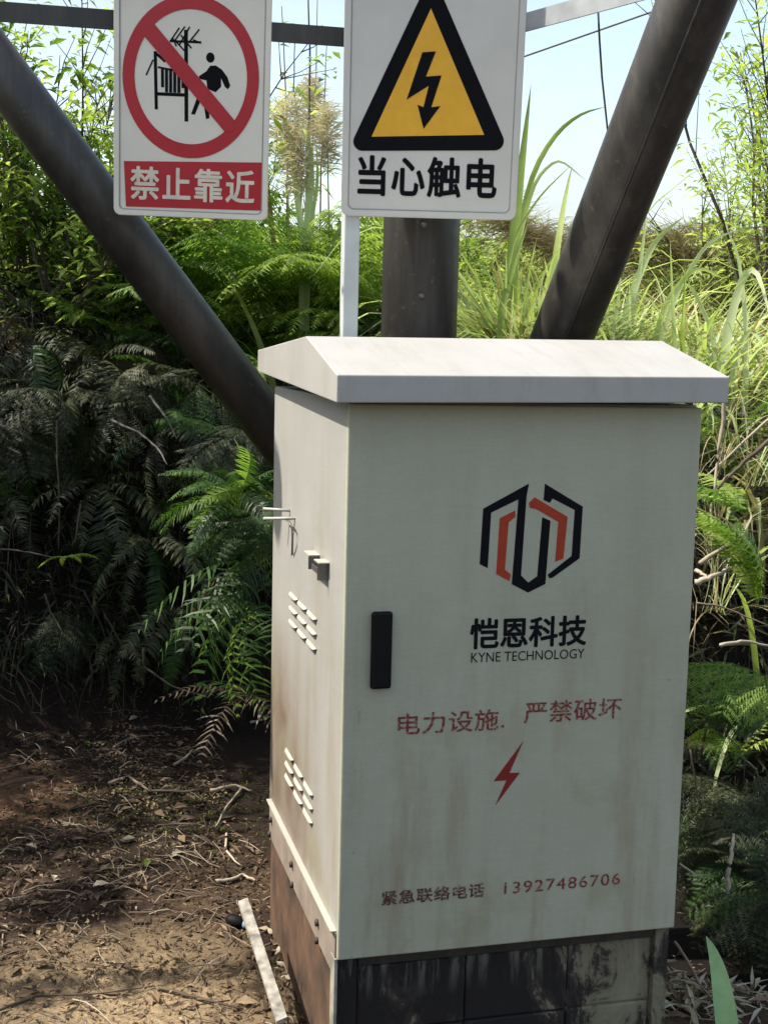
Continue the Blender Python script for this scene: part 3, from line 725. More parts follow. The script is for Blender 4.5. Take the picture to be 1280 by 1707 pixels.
def leafpiece(mb, p, d, nrm, L, wd):
    """a folded, slightly drooping leaf"""
    s = d.cross(nrm).normalized(); k = len(mb.v); dn = Vector((0, 0, -1))
    mb.v += [tuple(p), tuple(p + d * L * 0.45 + s * wd / 2 + nrm * wd * 0.12), tuple(p + d * L * 0.5 + dn * L * 0.04),
             tuple(p + d * L * 0.45 - s * wd / 2 + nrm * wd * 0.12), tuple(p + d * L + dn * L * 0.18)]
    mb.f += [(k, k + 2, k + 1), (k, k + 3, k + 2), (k + 1, k + 2, k + 4), (k + 2, k + 3, k + 4)]
def rvec(z0=-1, z1=1):
    z = U(z0, z1); a = U(0, 6.2832); r = math.sqrt(max(0, 1 - z * z)); return Vector((r * math.cos(a), r * math.sin(a), z))
BR = 1.0
def bush(loc, h, spread, nbr, per, Ls, asp, mats, label, cat='shrub', group=None, name='shrub', lean=Vector(), zlo=0.25, clump=0.13, droop=0.2):
    root = tag(empty(name, loc), label, cat, group); loc = Vector(loc)
    tw = MB(); lf = [MB() for _ in mats]
    for b in range(nbr):
        top = Vector((random.gauss(0, spread * 0.5), random.gauss(0, spread * 0.5), h * U(0.55, 1.0))) + lean * U(0.6, 1.1)
        mid = top * 0.5 + Vector((U(-1, 1) * spread * 0.15, U(-1, 1) * spread * 0.15, h * 0.06))
        pts = []
        for j in range(7):
            t = j / 6; pts.append(Vector() * (1 - t) ** 2 + mid * 2 * t * (1 - t) + top * t * t + rvec() * 0.012 * h * (t > 0))
        v, f = tube_data(pts, [0.0045 * h * (1.25 - j / 6) for j in range(7)], 5, False); tw.add(v, f)
        for q in range(per):
            if q % 9 == 0:
                t = zlo + (1.05 - zlo) * U(0, 1) ** 0.7; c = interp(pts, t) + rvec() * clump * h * U(0.3, 1.0)
                st = interp(pts, max(0, t - 0.12)); v, f = tube_data([st, (st + c) / 2 + rvec() * 0.01, c], [0.003, 0.002, 0.0012], 4, False); tw.add(v, f)
                m = random.choice(lf)
            p = c + rvec() * 0.045 * h * U(0.2, 1.3); d = (rvec(-0.5, 0.7) - Vector((0, 0, droop))).normalized()
            nn = (Vector((0, 0, 1)) + rvec() * 0.7).normalized(); nn = (nn - d * nn.dot(d)).normalized()
            L = Ls * U(0.6, 1.3); leafpiece(m, p, d, nn, L, L * asp)
    tw.build('branches', M['bark'], root)
    for m, mt in zip(lf, mats): tag(m.build('foliage', M[mt], root), kind='stuff')
    return root

def ribbon(pts, ws, nrm):
    vs, fs = [], []
    for i, p in enumerate(pts):
        t = (pts[min(i + 1, len(pts) - 1)] - pts[max(i - 1, 0)]).normalized(); s = t.cross(nrm).normalized()
        vs += [p - s * ws[i] + nrm * ws[i] * 0.25, p, p + s * ws[i] + nrm * ws[i] * 0.25]
    for i in range(len(pts) - 1): a = 3 * i; fs += [(a, a + 1, a + 4, a + 3), (a + 1, a + 2, a + 5, a + 4)]
    return vs, fs
# ------------------------------------------------------------------ loose cover nobody could count
def undergrowth(name, label, cat, n, region, Ls, asp, mat, hgt=(0, 0.25), zr=(-0.3, 0.8), keep=None):
    mb = MB()
    for _ in range(n):
        u, d = U(*region[0]), U(*region[1]); x, y = spot(u, d)
        if keep and not keep(x, y): continue
        c = on(x, y, U(*hgt) * U(0.1, 1)); 
        dd = rvec(*zr); nn = (Vector((0, 0, 1)) + rvec() * 0.8); nn = (nn - dd * nn.dot(dd)).normalized()
        L = Ls * U(0.5, 1.4) * (d / region[1][0]) ** 0.5; leafpiece(mb, c, dd, nn, L, L * asp)
    return tag(mb.build(name, M[mat]), label, cat, kind='stuff')
onbank = lambda x, y: y > bank_y(x) + 0.35
undergrowth('undergrowth', 'dense green leafy ground cover over the slope behind the cabinet', 'undergrowth', 26000, ((-250, 1550), (5.2, 13)), 0.055, 0.30, 'leaf_mid', (0, 0.30), keep=onbank)
undergrowth('undergrowth', 'bright yellow green grassy ground cover on the sunlit slope', 'undergrowth', 26000, ((300, 1650), (4.6, 14)), 0.085, 0.13, 'leaf_lime', (0, 0.34), (-0.1, 1), keep=onbank)
undergrowth('dry_grass_litter', 'pale dry grass and stems matted on top of the bank', 'dry grass', 17000, ((350, 1650), (4.2, 8)), 0.15, 0.05, 'grass_dry', (0, 0.14), (-0.4, 0.5), keep=onbank)
# dead thatch, rootlets and stems hanging down the cut face
mb = MB()
for _ in range(2600):
    x = U(-2.6, 2.9); yb = bank_y(x); y = yb + U(0.1, 0.95)
    if x > 0.9 and U(0, 1) < 0.45: continue
    p = on(x, y, 0.02); L = U(0.12, 0.55); a = U(-0.6, 0.6); wd = U(0.0015, 0.006) * (1 if U(0, 1) > .12 else 2)
    s = Vector((math.cos(a + 0.5), math.sin(a), U(-.3, .3))).normalized() * wd / 2; k = len(mb.v); dx = random.gauss(0, 0.55); out = U(0.02, 0.14)
    for j in range(5):
        t = j / 4; yy = p.y - L * 0.45 * t; gz = ground_z(p.x + dx * L * t, yy)
        c = Vector((p.x + dx * L * t + U(-1, 1) * 0.006, yy - out * math.sin(t * 2.6), max(gz + 0.01, p.z + 0.08 * math.sin(t * 3.1) - L * t * t * U(0.8, 1.0)) + 0.02 * math.sin(3.1 * t)))
        w_ = (1 - 0.75 * t); mb.v += [tuple(c - s * w_), tuple(c + s * w_)]
    for j in range(4): q = k + 2 * j; mb.f.append((q, q + 1, q + 3, q + 2))
tag(mb.build('dead_thatch', M['thatch']), 'dark dead fern stems and rootlets hanging down the cut earth bank', 'thatch', kind='stuff')
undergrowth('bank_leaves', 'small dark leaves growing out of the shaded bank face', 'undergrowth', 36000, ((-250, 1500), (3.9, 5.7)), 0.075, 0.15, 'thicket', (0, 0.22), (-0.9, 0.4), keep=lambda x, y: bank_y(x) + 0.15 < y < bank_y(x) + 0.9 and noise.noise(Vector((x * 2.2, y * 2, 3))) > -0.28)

# forest-floor litter: curled leaves, needles, twigs
mb = MB()
for _ in range(26000):
    x, y = U(-1.3, 0.05), U(-0.3, 2.9)
    if U(0, 1) < 0.10: x, y = U(0.65, 2.2), U(-0.3, 2.3)
    if noise.noise(Vector((x * 2.3, y * 2.3, 1))) < U(-0.6, 0.30): continue
    p = on(x, y, U(0.001, 0.012)); d = rvec(-0.25, 0.35); nn = (Vector((0, 0, 1)) + rvec() * 0.5); nn = (nn - d * nn.dot(d)).normalized()
    L = U(0.006, 0.026) * (2.4 if U(0, 1) < 0.07 else 1); leafpiece(mb, p, d, nn, L, L * U(0.15, 0.5))
tag(mb.build('leaf_litter', M['litter']), 'brown fallen leaves scattered over the trodden soil', 'leaf litter', kind='stuff')
mb = MB(); mbp = MB()
for _ in range(2600):
    x, y = U(-1.4, 0.02), U(-0.3, 3.0)
    if U(0, 1) < 0.10: x, y = U(0.72, 2.4), U(-0.2, 2.4)
    if y > 1.5 and U(0, 1) < 0.6: continue
    a = U(0, 6.28); L = U(0.03, 0.16) * U(0.4, 1.2); r = U(0.0004, 0.0019); bd = random.gauss(0, 0.22)
    pts = []; px, py = x, y
    for j in range(4):
        pts.append(on(px, py, 0.004 + r + 0.012 * math.sin(j) * U(0, 1))); px += math.cos(a) * L / 3; py += math.sin(a) * L / 3; a += bd
    if min(q.x for q in pts) < -0.02 < max(q.x for q in pts): continue
    v, f = tube_data(pts, [r * 1.1, r, r * 0.8, r * 0.4], 3, False); (mbp if U(0, 1) < 0.22 else mb).add(v, f)
tag(mb.build('twig_litter', M['twig']), 'thin brown twigs and rootlets strewn over the ground', 'twigs', kind='stuff')
tag(mbp.build('twig_litter', M['twig_pale']), 'thin bleached straws strewn over the ground', 'twigs', kind='stuff')
mb = MB()
for _ in range(2600):
    x, y = random.gauss(-0.22, 0.28), random.gauss(1.55, 0.22)
    p = on(x, y, 0.0); d = rvec(0.1, 1); nn = rvec(); nn = (nn - d * nn.dot(d)).normalized(); leafpiece(mb, p, d, nn, U(0.008, 0.02), 0.004)
tag(mb.build('moss_patch', M['moss']), 'yellow green moss patch on the ground left of the cabinet', 'moss', kind='stuff')
mb = MB()
for _ in range(5200):
    x, y = U(-1.3, 0), U(-0.2, 2.6); r = U(0.002, 0.006) * (2.6 if U(0, 1) < 0.07 else 1); c = on(x, y, r * 0.3); k = len(mb.v)
    for dx, dy, dz in ((1, 0, 0), (-1, 0, 0), (0, 1, 0), (0, -1, 0), (0, 0, 1), (0, 0, -1)):
        mb.v.append(tuple(c + Vector((dx * r * U(0.6, 1.2), dy * r * U(0.6, 1.2), dz * r * U(0.5, 0.9)))))
    mb.f += [tuple(k + i for i in t) for t in ((0, 2, 4), (2, 1, 4), (1, 3, 4), (3, 0, 4), (2, 0, 5), (1, 2, 5), (3, 1, 5), (0, 3, 5))]
tag(mb.build('soil_crumbs', M['soil']), 'crumbs of reddish soil lying on the ground', 'soil crumbs', kind='stuff')

# ------------------------------------------------------------------ single sticks and roots
def stick(pts, r, mat, label, name='twig', cat='twig', n=6, taper=0.5):
    P = []
    m = 12
    for j in range(m + 1):
        q = interp(pts, j / m); P.append(q + rvec() * r * 0.3)
    return tag(tube(name, P, [r * (1 - (1 - taper) * j / m) for j in range(m + 1)], M[mat], None, n), label, cat)
def gp(u, v, dz=0.0):
    """point where the sight line of a photo position meets the modelled ground"""
    d = cam_rot @ Vector(((u - 640) / 2163.7, -(v - 853.5) / 2163.7, -1)); t = 1.5
    while t < 12:
        p = CAM + d * t
        if p.z < ground_z(p.x, p.y): break
        t += 0.01
    return Vector((p.x, p.y, ground_z(p.x, p.y) + dz))
def ground_stick(uv, r, mat, label, name='twig', cat='twig', lift=0.006):
    return stick([gp(u, v, r * 0.8 + lift) for u, v in uv], r, mat, label, name, cat)
ground_stick([(352, 1326), (392, 1318), (420, 1326), (510, 1330)][:3], 0.007, 'twig_pale', 'pale curved root end lying on the mossy ground', 'root', 'root')
ground_stick([(182, 1312), (215, 1300), (250, 1325), (300, 1326), (340, 1322)], 0.006, 'twig', 'brown winding root on the ground left of the cabinet', 'root', 'root')
ground_stick([(402, 1322), (375, 1355), (360, 1385)], 0.0045, 'twig_pale', 'straight pale twig sticking up beside the mossy patch')
ground_stick([(378, 1395), (376, 1420), (392, 1445), (405, 1450)], 0.004, 'twig_pale', 'hooked pale twig on the bare soil')
ground_stick([(360, 1478), (385, 1474), (405, 1466), (425, 1474)], 0.006, 'twig_pale', 'short bleached stick just above the white plastic strip')
ground_stick([(195, 1590), (215, 1620), (240, 1650)], 0.004, 'twig', 'dark twig pressed into the yellow soil')
ground_stick([(262, 1655), (330, 1672), (405, 1692)], 0.0045, 'twig', 'long dark twig at the bottom of the yellow soil')
ground_stick([(0, 1690), (60, 1668), (150, 1665), (255, 1652)], 0.0035, 'twig', 'thin brown root crossing the yellow soil at bottom left', 'root', 'root')
ground_stick([(0, 1288), (40, 1278), (62, 1256)], 0.004, 'twig', 'thin twig at the left edge on reddish soil')
ground_stick([(190, 1250), (215, 1235), (250, 1230)], 0.004, 'twig', 'dark twig under the shaded bank')
ground_stick([(290, 1280), (310, 1268), (322, 1255)], 0.005, 'twig_pale', 'short pale stub on the shaded ground')
ground_stick([(418, 1210), (435, 1205), (450, 1202)], 0.006, 'twig_pale', 'pale stick lying against the back of the cabinet')
for k, (u, v, l) in enumerate(((142, 1240, 'yellow green leaf lying on dark ground'), (242, 1452, 'pale yellow leaf lying on brown ground'), (62, 1421, 'white leaf scrap on the soil at left'), (90, 1475, 'small cream leaf scrap on the lower left soil'), (155, 1482, 'small cream leaf scrap beside the yellow soil'), (230, 1199, 'dry tan leaf at the foot of the dark bank'), (303, 1425, 'broken tan leaf in the middle of the soil'), (200, 1405, 'curled dry leaf left of the moss'))):
    mb = MB(); p = gp(u, v, 0.008); a = U(0, 6.28); d = Vector((math.cos(a), math.sin(a), 0.15)).normalized(); nn = Vector((0.2, -0.3, 0.9)); nn = (nn - d * nn.dot(d)).normalized()
    for q in range(3): leafpiece(mb, p + d * 0.006 * q, (d + rvec() * 0.25).normalized(), nn, 0.034, 0.020)
    tag(mb.build('fallen_leaf', M['fern_lime' if k < 2 else 'twig_pale']), l, 'leaf')

# stems leaning and crossing right of the cabinet
def D4(u, v, d): return D3(u, v, d)
for uvd, r, mt, l in (
    ([(1204, 640, 4.0), (1206, 700, 4.0), (1196, 760, 4.0), (1190, 820, 3.95)], 0.008, 'twig_pale', 'upright bleached stem right of the cabinet roof'),
    ([(1290, 725, 4.0), (1240, 770, 4.0), (1195, 815, 4.0)], 0.009, 'twig', 'brown stem slanting down right of the cabinet'),
    ([(1290, 690, 4.3), (1230, 745, 4.3), (1175, 795, 4.3)], 0.006, 'twig_pale', 'thin pale stem slanting down behind the brown one'),
    ([(1166, 938, 3.7), (1240, 890, 3.8), (1252, 860, 3.9)], 0.007, 'twig_pale', 'pale stem rising from the cabinet edge toward the fern'),
    ([(1158, 972, 3.7), (1190, 960, 3.7), (1225, 945, 3.8)], 0.010, 'twig_pale', 'thick bleached branch stub beside the cabinet edge'),
    ([(1160, 950, 3.75), (1178, 962, 3.7)], 0.007, 'twig_pale', 'short fork of the bleached stub'),
    ([(1160, 1005, 3.9), (1200, 1010, 3.9), (1285, 1045, 3.9)], 0.004, 'twig', 'thin brown stem drooping under the fern'),
    ([(1182, 1130, 3.8), (1192, 1180, 3.8), (1203, 1215, 3.8)], 0.004, 'twig', 'thin stem below the broad green fern'),
    ([(1200, 1075, 3.8), (1240, 1068, 3.85), (1290, 1078, 3.9)], 0.006, 'twig_pale', 'pale straw lying across the right bank'),
    ([(1211, 1488, 3.4), (1215, 1440, 3.4), (1223, 1390, 3.45)], 0.008, 'twig_pale', 'grey stick standing in the dark hollow right of the cabinet'),
    ([(1150, 1250, 3.7), (1158, 1300, 3.7), (1165, 1340, 3.7)], 0.003, 'twig', 'thin stalk hanging in the dark hollow'),
    ([(1132, 1440, 3.2), (1150, 1452, 3.2), (1160, 1460, 3.2)], 0.003, 'twig_pale', 'short straw near the cabinet lower right edge'),
    ([(1124, 1570, 3.0), (1145, 1600, 3.0), (1165, 1640, 2.95), (1190, 1670, 2.9)], 0.004, 'twig', 'brown twig beside the pale green blade')):
    stick([D4(*q) for q in uvd], r, mt, l, 'stem', 'stem')
for k, (u, v, d, l) in enumerate(((1185, 900, 4.3, 'straw clump close to the cabinet right edge, upper one'), (1195, 1010, 4.2, 'straw clump close to the cabinet right edge, lower one'), (1250, 800, 4.4, 'straw clump at the right edge under the roof corner'), (1200, 770, 4.5, 'straw clump just under the roof right corner'))):
    grass(D3(u, v, d), 0.42, 16, ('grass_dry', 'grass_dry', 'grass_pale'), l, 'straw clumps on the bank right of the cabinet', (-50, 60), wide=0.6)
# roots and stems on the left bank
for uvd, r, mt, l in (
    ([(0, 915, 4.4), (45, 920, 4.4), (90, 930, 4.35)], 0.004, 'bark', 'thin stem carrying the small green frond on the dark bank'),
    ([(75, 990, 4.6), (85, 1020, 4.6), (107, 1058, 4.5)], 0.0045, 'bark', 'brown root at the foot of the dark bank, left one'),
    ([(175, 1025, 4.6), (195, 1060, 4.6), (215, 1100, 4.6)], 0.0045, 'bark', 'brown root at the foot of the dark bank, right one'),
    ([(150, 1115, 4.8), (160, 1105, 4.8), (162, 1075, 4.8), (120, 1070, 4.8)], 0.0045, 'stem_grey', 'bent pale root near the foot of the bank'),
    ([(240, 1080, 4.5), (240, 1112, 4.5), (290, 1145, 4.4), (345, 1162, 4.3)], 0.005, 'bark', 'long curved root below the hanging fern'),
    ([(136, 835, 4.6), (130, 870, 4.6), (126, 905, 4.6)], 0.0045, 'stem_grey', 'straight grey stalk hanging on the dark bank'),
    ([(95, 700, 4.6), (96, 770, 4.6), (100, 850, 4.6), (98, 915, 4.6)], 0.004, 'bark', 'long thin root hanging on the dark bank'),
    ([(185, 700, 4.5), (230, 720, 4.4), (262, 745, 4.35), (280, 775, 4.3)], 0.005, 'stem_grey', 'arching pale dead stem on the dark bank'),
    ([(250, 660, 4.5), (280, 700, 4.4), (296, 732, 4.35)], 0.0045, 'stem_grey', 'short arching dead stem above the hanging fern'),
    ([(30, 640, 4.6), (35, 700, 4.6), (42, 745, 4.6)], 0.004, 'bark', 'thin root high on the left edge of the bank')):
    stick([D4(*q) for q in uvd], r, mt, l, 'stem', 'stem')

mb = MB()
for _ in range(9000):
    x = U(0.85, 2.4); y = bank_y(x) + U(0.30, 1.3); p = on(x, y, 0.01)
    if p.z < 0.30 + U(0, 0.25): continue
    a = U(0, 6.28); L = U(0.08, 0.34); r_ = U(0.0008, 0.0028)
    d = Vector((math.cos(a), math.sin(a) - 0.5, U(-0.5, 0.9))).normalized(); q = p + d * L * 0.5 + rvec() * 0.015; e = p + d * L + Vector((0, 0, -0.12 * L))
    v, f = tube_data([p, q, e], [r_, r_ * 0.8, r_ * 0.4], 3, False); mb.add(v, f)
tag(mb.build('dry_tangle', M['twig_pale']), 'pale tangled dry stems covering the bank right of the cabinet', 'dry stems', kind='stuff')
# ------------------------------------------------------------------ ferns
def at(u, v, d): return D3(u, v, d)
# bright tree-like ferns behind the signs
fern(on(*spot(480, 5.7)) + Vector((0, 0, 0.08)), 0.85, 18, ('lime', 'lime', 'lime', 'fern'), 'bi', 'large bright green fern between the two signs', az=(120, 420), pitch=(5, 58))
fern(on(*spot(385, 5.5), 0.10), 0.85, 17, ('lime', 'fern', 'lime'), 'bi', 'large green fern right of the slanting brace under the red ring sign', az=(90, 450), pitch=(5, 60))
fern(on(*spot(560, 5.5), 0.0), 0.70, 14, ('lime', 'fern'), 'bi', 'fern spreading behind the thin grey post', pitch=(5, 60))
fern(on(*spot(425, 5.2), 0.08), 0.60, 12, ('lime', 'fern', 'lime'), 'bi', 'low fern just above the cabinet roof left corner', pitch=(0, 50), az=(150, 390))
fern(on(*spot(610, 5.5)), 0.45, 7, ('fern', 'dark'), 'bi', 'small fern between the thin post and the upright tube', pitch=(0, 55))
FG = 'ferns growing along the top of the left bank'
for k, (u, d, L, c, l) in enumerate(((330, 5.4, 0.5, ('dark', 'fern'), 'green fern above the middle of the slanting brace'), (250, 5.6, 0.5, ('dark', 'fern', 'lime'), 'fern behind the brace below the red band sign'), (120, 5.4, 0.5, ('dark', 'deep'), 'dull fern left of the brace on the bank top'), (30, 5.5, 0.5, ('dark', 'fern'), 'dull fern at the left edge on the bank top'), (190, 5.3, 0.45, ('dark', 'fern', 'fern', 'dead'), 'mixed green and brown fern just left of the brace'), (395, 5.15, 0.45, ('dark', 'fern'), 'dark fern where the brace meets the bank'))):
    fern(on(*spot(u, d)), L, 9, c, 'bi' if k % 2 == 0 else 'comb', l, FG, pitch=(-10, 60))
# overhanging clumps on the bank, left of the cabinet
fern(at(400, 828, 3.75), 0.27, 20, ('fern', 'dark', 'dark'), 'comb', 'round green fern clump overhanging beside the cabinet left side', az=(95, 330), pitch=(-45, 45), roll=40)
fern(at(430, 860, 3.9), 0.28, 12, ('dark', 'dark'), 'bi', 'dark drooping fern behind the round clump', az=(100, 320), pitch=(-60, 10), roll=40)
fern(at(440, 945, 4.0), 0.42, 9, ('dark', 'dead', 'dark'), 'hang', 'spreading fern with narrow hanging leaflets below the round clump', az=(130, 250), pitch=(-35, 20), roll=30)
fern(at(430, 1010, 3.9), 0.30, 7, ('fern', 'dark'), 'hang', 'small drooping fern touching the cabinet rear edge', az=(130, 300), pitch=(-50, 20), roll=30)
fern(at(112, 930, 4.35), 0.12, 4, ('lime',), 'comb', 'tiny bright frond alone on the dark bank', az=(-20, 200), pitch=(-10, 10))
fern(at(400, 1170, 4.2), 0.30, 6, ('dark', 'dead'), 'hang', 'low withered fern on the ground behind the cabinet', az=(60, 300), pitch=(0, 45))
fern(at(440, 612, 3.6), 0.16, 5, ('lime', 'fern'), 'comb', 'small bright sprig poking out at the cabinet roof left corner', az=(120, 260), pitch=(-30, 25))
DG = 'dark ferns on the shaded left bank'
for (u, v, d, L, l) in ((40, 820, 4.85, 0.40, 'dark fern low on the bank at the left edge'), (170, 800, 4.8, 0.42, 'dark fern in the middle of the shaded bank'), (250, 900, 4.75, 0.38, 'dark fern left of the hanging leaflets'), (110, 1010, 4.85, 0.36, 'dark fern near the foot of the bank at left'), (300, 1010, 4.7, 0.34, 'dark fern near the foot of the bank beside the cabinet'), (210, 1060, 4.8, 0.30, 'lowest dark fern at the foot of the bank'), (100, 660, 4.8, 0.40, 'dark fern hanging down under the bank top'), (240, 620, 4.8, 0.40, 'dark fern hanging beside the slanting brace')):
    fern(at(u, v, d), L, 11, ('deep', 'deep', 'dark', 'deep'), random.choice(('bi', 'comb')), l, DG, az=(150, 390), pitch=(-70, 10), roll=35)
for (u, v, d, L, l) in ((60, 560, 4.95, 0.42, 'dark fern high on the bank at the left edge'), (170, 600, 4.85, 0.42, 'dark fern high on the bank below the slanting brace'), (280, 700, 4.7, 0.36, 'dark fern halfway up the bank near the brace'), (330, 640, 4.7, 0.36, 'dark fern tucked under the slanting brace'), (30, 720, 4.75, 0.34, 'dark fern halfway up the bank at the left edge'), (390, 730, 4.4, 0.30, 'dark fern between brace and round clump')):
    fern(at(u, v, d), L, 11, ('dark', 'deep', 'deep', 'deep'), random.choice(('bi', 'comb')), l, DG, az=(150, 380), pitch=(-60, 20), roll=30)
# right side
fern(at(1262, 1010, 3.75), 0.40, 7, ('lime', 'lime', 'fern'), 'comb', 'yellow green fern with comb like fronds at the right edge', az=(120, 230), pitch=(40, 75), roll=50)
fern(at(1240, 860, 4.0), 0.32, 6, ('lime', 'fern'), 'comb', 'upper fern at the right edge beside the bleached stems', az=(60, 220), pitch=(-10, 45))
HF = 'dark ferns added to shade the hollow right of the cabinet'  # ferns added to darken the hollow, shade put into their near-black leaves
for (u, v, d, L, l) in ((1215, 1310, 3.85, 0.34, 'added dark fern hanging into the hollow beside the cabinet'), (1275, 1370, 3.75, 0.34, 'added dark fern in the hollow at the right edge'), (1165, 1400, 3.9, 0.30, 'added dark fern low against the cabinet right edge'), (1240, 1450, 3.6, 0.30, 'added dark fern at the bottom of the hollow'), (1300, 1480, 3.5, 0.34, 'added dark fern cut off by the right edge low down')):
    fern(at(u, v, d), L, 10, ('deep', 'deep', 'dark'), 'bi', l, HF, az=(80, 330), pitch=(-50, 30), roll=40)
fern(at(1275, 1130, 3.65), 0.36, 8, ('fern', 'dark'), 'bi', 'broad green fern low beside the cabinet right edge', az=(120, 250), pitch=(-10, 12))
fern(at(1180, 1215, 3.8), 0.22, 9, ('fern', 'lime', 'dark'), 'bi', 'small fern at the rim of the dark hollow', pitch=(-30, 40))
fern(at(1265, 1200, 3.8), 0.26, 7, ('dark', 'fern'), 'bi', 'dark fern at the right rim of the hollow', pitch=(-30, 40))
fern(on(*spot(1180, 4.9)), 0.5, 8, ('lime', 'fern'), 'bi', 'sunlit fern right of the slanting tube', pitch=(10, 60))
fern(on(*spot(1250, 4.5)), 0.45, 8, ('lime', 'fern', 'dead'), 'comb', 'sunlit fern right of the roof corner', pitch=(10, 60))

# ------------------------------------------------------------------ grasses, canes, plumes
GG = 'tall grass clumps on the sunlit slope'
desc = iter(['broad bladed grass clump rising beside the yellow sign', 'tall reed clump showing right of the yellow sign', 'arching grass clump in front of the sky', 'pale grass clump just right of the slanting tube', 'bright grass clump above the roof right end', 'tall grass clump at the right edge', 'dense grass clump behind the slanting tube', 'grass clump between upright tube and slanting tube', 'dry grass clump low between the two tubes', 'pale striped grass clump at right above the roof corner', 'grass clump between the signs', 'reed blades just right of the red ring sign', 'drooping pale grass clump hanging over the right edge', 'lime grass clump behind the roof right corner', 'small grass clump right of the roof corner', 'dry straw clump at the roof corner'])
for (u, d, L, n, mt, lean, wide) in (
    (848, 5.0, 1.55, 9, ('grass', 'grass_pale'), (0, 14), 0.8), (885, 5.3, 1.5, 10, ('grass', 'grass_pale'), (0, 28), 1.0), (935, 5.5, 1.35, 12, ('grass', 'grass_pale'), (5, 40), 0.8),
    (1060, 4.8, 1.0, 14, ('grass_pale', 'grass'), (0, 30), 0.9), (1130, 4.9, 0.85, 16, ('grass', 'grass_pale'), (0, 45), 1.0), (1260, 4.8, 1.0, 16, ('grass_pale', 'grass'), (0, 50), 1.2),
    (1010, 6.0, 0.9, 16, ('grass',), (0, 40), 0.9), (810, 5.2, 0.6, 16, ('grass', 'grass_dry'), (0, 50), 0.8), (830, 4.7, 0.45, 22, ('grass_dry', 'grass_dry', 'grass'), (10, 70), 0.6),
    (1200, 4.7, 0.85, 14, ('grass_pale',), (5, 50), 1.0), (500, 5.4, 1.0, 9, ('grass', 'grass_pale'), (0, 22), 1.4), (475, 5.6, 1.15, 10, ('grass_pale', 'grass_dry'), (0, 18), 1.0),
    (1290, 4.6, 0.9, 12, ('grass_pale', 'grass'), (20, 70), 1.1), (1170, 5.6, 0.9, 16, ('grass',), (0, 45), 0.9), (1230, 4.7, 0.5, 10, ('grass_pale', 'grass_dry'), (10, 60), 0.8), (1170, 4.7, 0.4, 14, ('grass_dry',), (10, 80), 0.5)):
    grass(on(*spot(u, d)), L, n, mt, next(desc), GG, lean, wide=wide, spread=0.10)
def blade_set(label, specs, mats):
    root = None
    for i, (uvd, wpx) in enumerate(specs):
        P = [D3(*q) for q in uvd]; m = 12; C_ = [interp(P, j / m) for j in range(m + 1)]
        for _ in range(2): C_ = [C_[0]] + [(C_[j - 1] + C_[j] * 2 + C_[j + 1]) / 4 for j in range(1, m)] + [C_[-1]]
        g = on(C_[0].x, C_[0].y, -0.02)
        if root is None: root = tag(empty('grass_clump', g), label, 'grass clump', GG)
        C_ = [g] + C_; w0 = 0.72 * wpx / 2163.7 * uvd[0][2] / 2
        ws = [w0 * 0.7] + [w0 * (1 - (j / m) ** 2.2) + 0.0003 for j in range(m + 1)]
        v, f = ribbon(C_, ws, (CAM - C_[5]).normalized()); o = mesh('blade', v, f, M[mats[i % len(mats)]], None, True)
        o.parent = root; o.matrix_parent_inverse = Matrix.Translation(-root.location)
blade_set('broad blades rising and arching against the sky right of the yellow sign', (([(852, 440, 4.9), (866, 300, 4.9), (885, 140, 4.9)], 24), ([(862, 400, 5.0), (885, 290, 5.0), (925, 222, 4.95), (968, 188, 4.9), (1010, 178, 4.9)], 13), ([(860, 420, 5.1), (890, 300, 5.1), (930, 262, 5.0), (975, 300, 5.0)], 9), ([(842, 470, 4.8), (858, 390, 4.8), (900, 325, 4.8), (955, 272, 4.8)], 7), ([(835, 520, 4.7), (855, 440, 4.7), (880, 370, 4.7)], 16)), ('grass', 'grass', 'grass_pale'))
blade_set('pale broad blades fanning out just right of the slanting tube', (([(1030, 580, 5.05), (1055, 480, 5.05), (1090, 400, 5.05), (1140, 360, 4.95)], 20), ([(1045, 580, 5.05), (1065, 460, 5.05), (1080, 330, 5.05)], 12), ([(1085, 590, 4.95), (1110, 500, 4.95), (1160, 440, 4.85), (1215, 470, 4.8)], 14), ([(1100, 570, 5.05), (1130, 480, 5.05), (1180, 400, 4.95), (1240, 380, 4.95)], 12), ([(1020, 560, 4.7), (1030, 500, 4.7), (1035, 440, 4.7)], 10)), ('grass_pale', 'grass_pale', 'grass'))
blade_set('pale drooping blades at the right edge above the roof corner', (([(1190, 700, 4.95), (1210, 560, 4.95), (1235, 460, 4.95), (1262, 440, 4.85), (1290, 560, 4.75)], 22), ([(1215, 700, 4.95), (1222, 600, 4.95), (1250, 540, 4.95), (1285, 600, 4.85)], 16), ([(1200, 690, 5.0), (1190, 560, 5.0), (1150, 470, 5.0), (1120, 480, 4.95)], 12), ([(1240, 700, 4.95), (1245, 560, 4.95), (1232, 430, 4.95), (1210, 380, 4.95)], 12)), ('grass_pale',))
blade_set('yellowish broad blades between the signs', (([(505, 400, 5.2), (492, 300, 5.2), (478, 200, 5.2)], 15), ([(510, 390, 5.2), (520, 290, 5.2), (515, 230, 5.2), (500, 205, 5.1)], 15), ([(515, 400, 5.2), (530, 300, 5.2), (528, 240, 5.2)], 9)), ('grass_pale',))
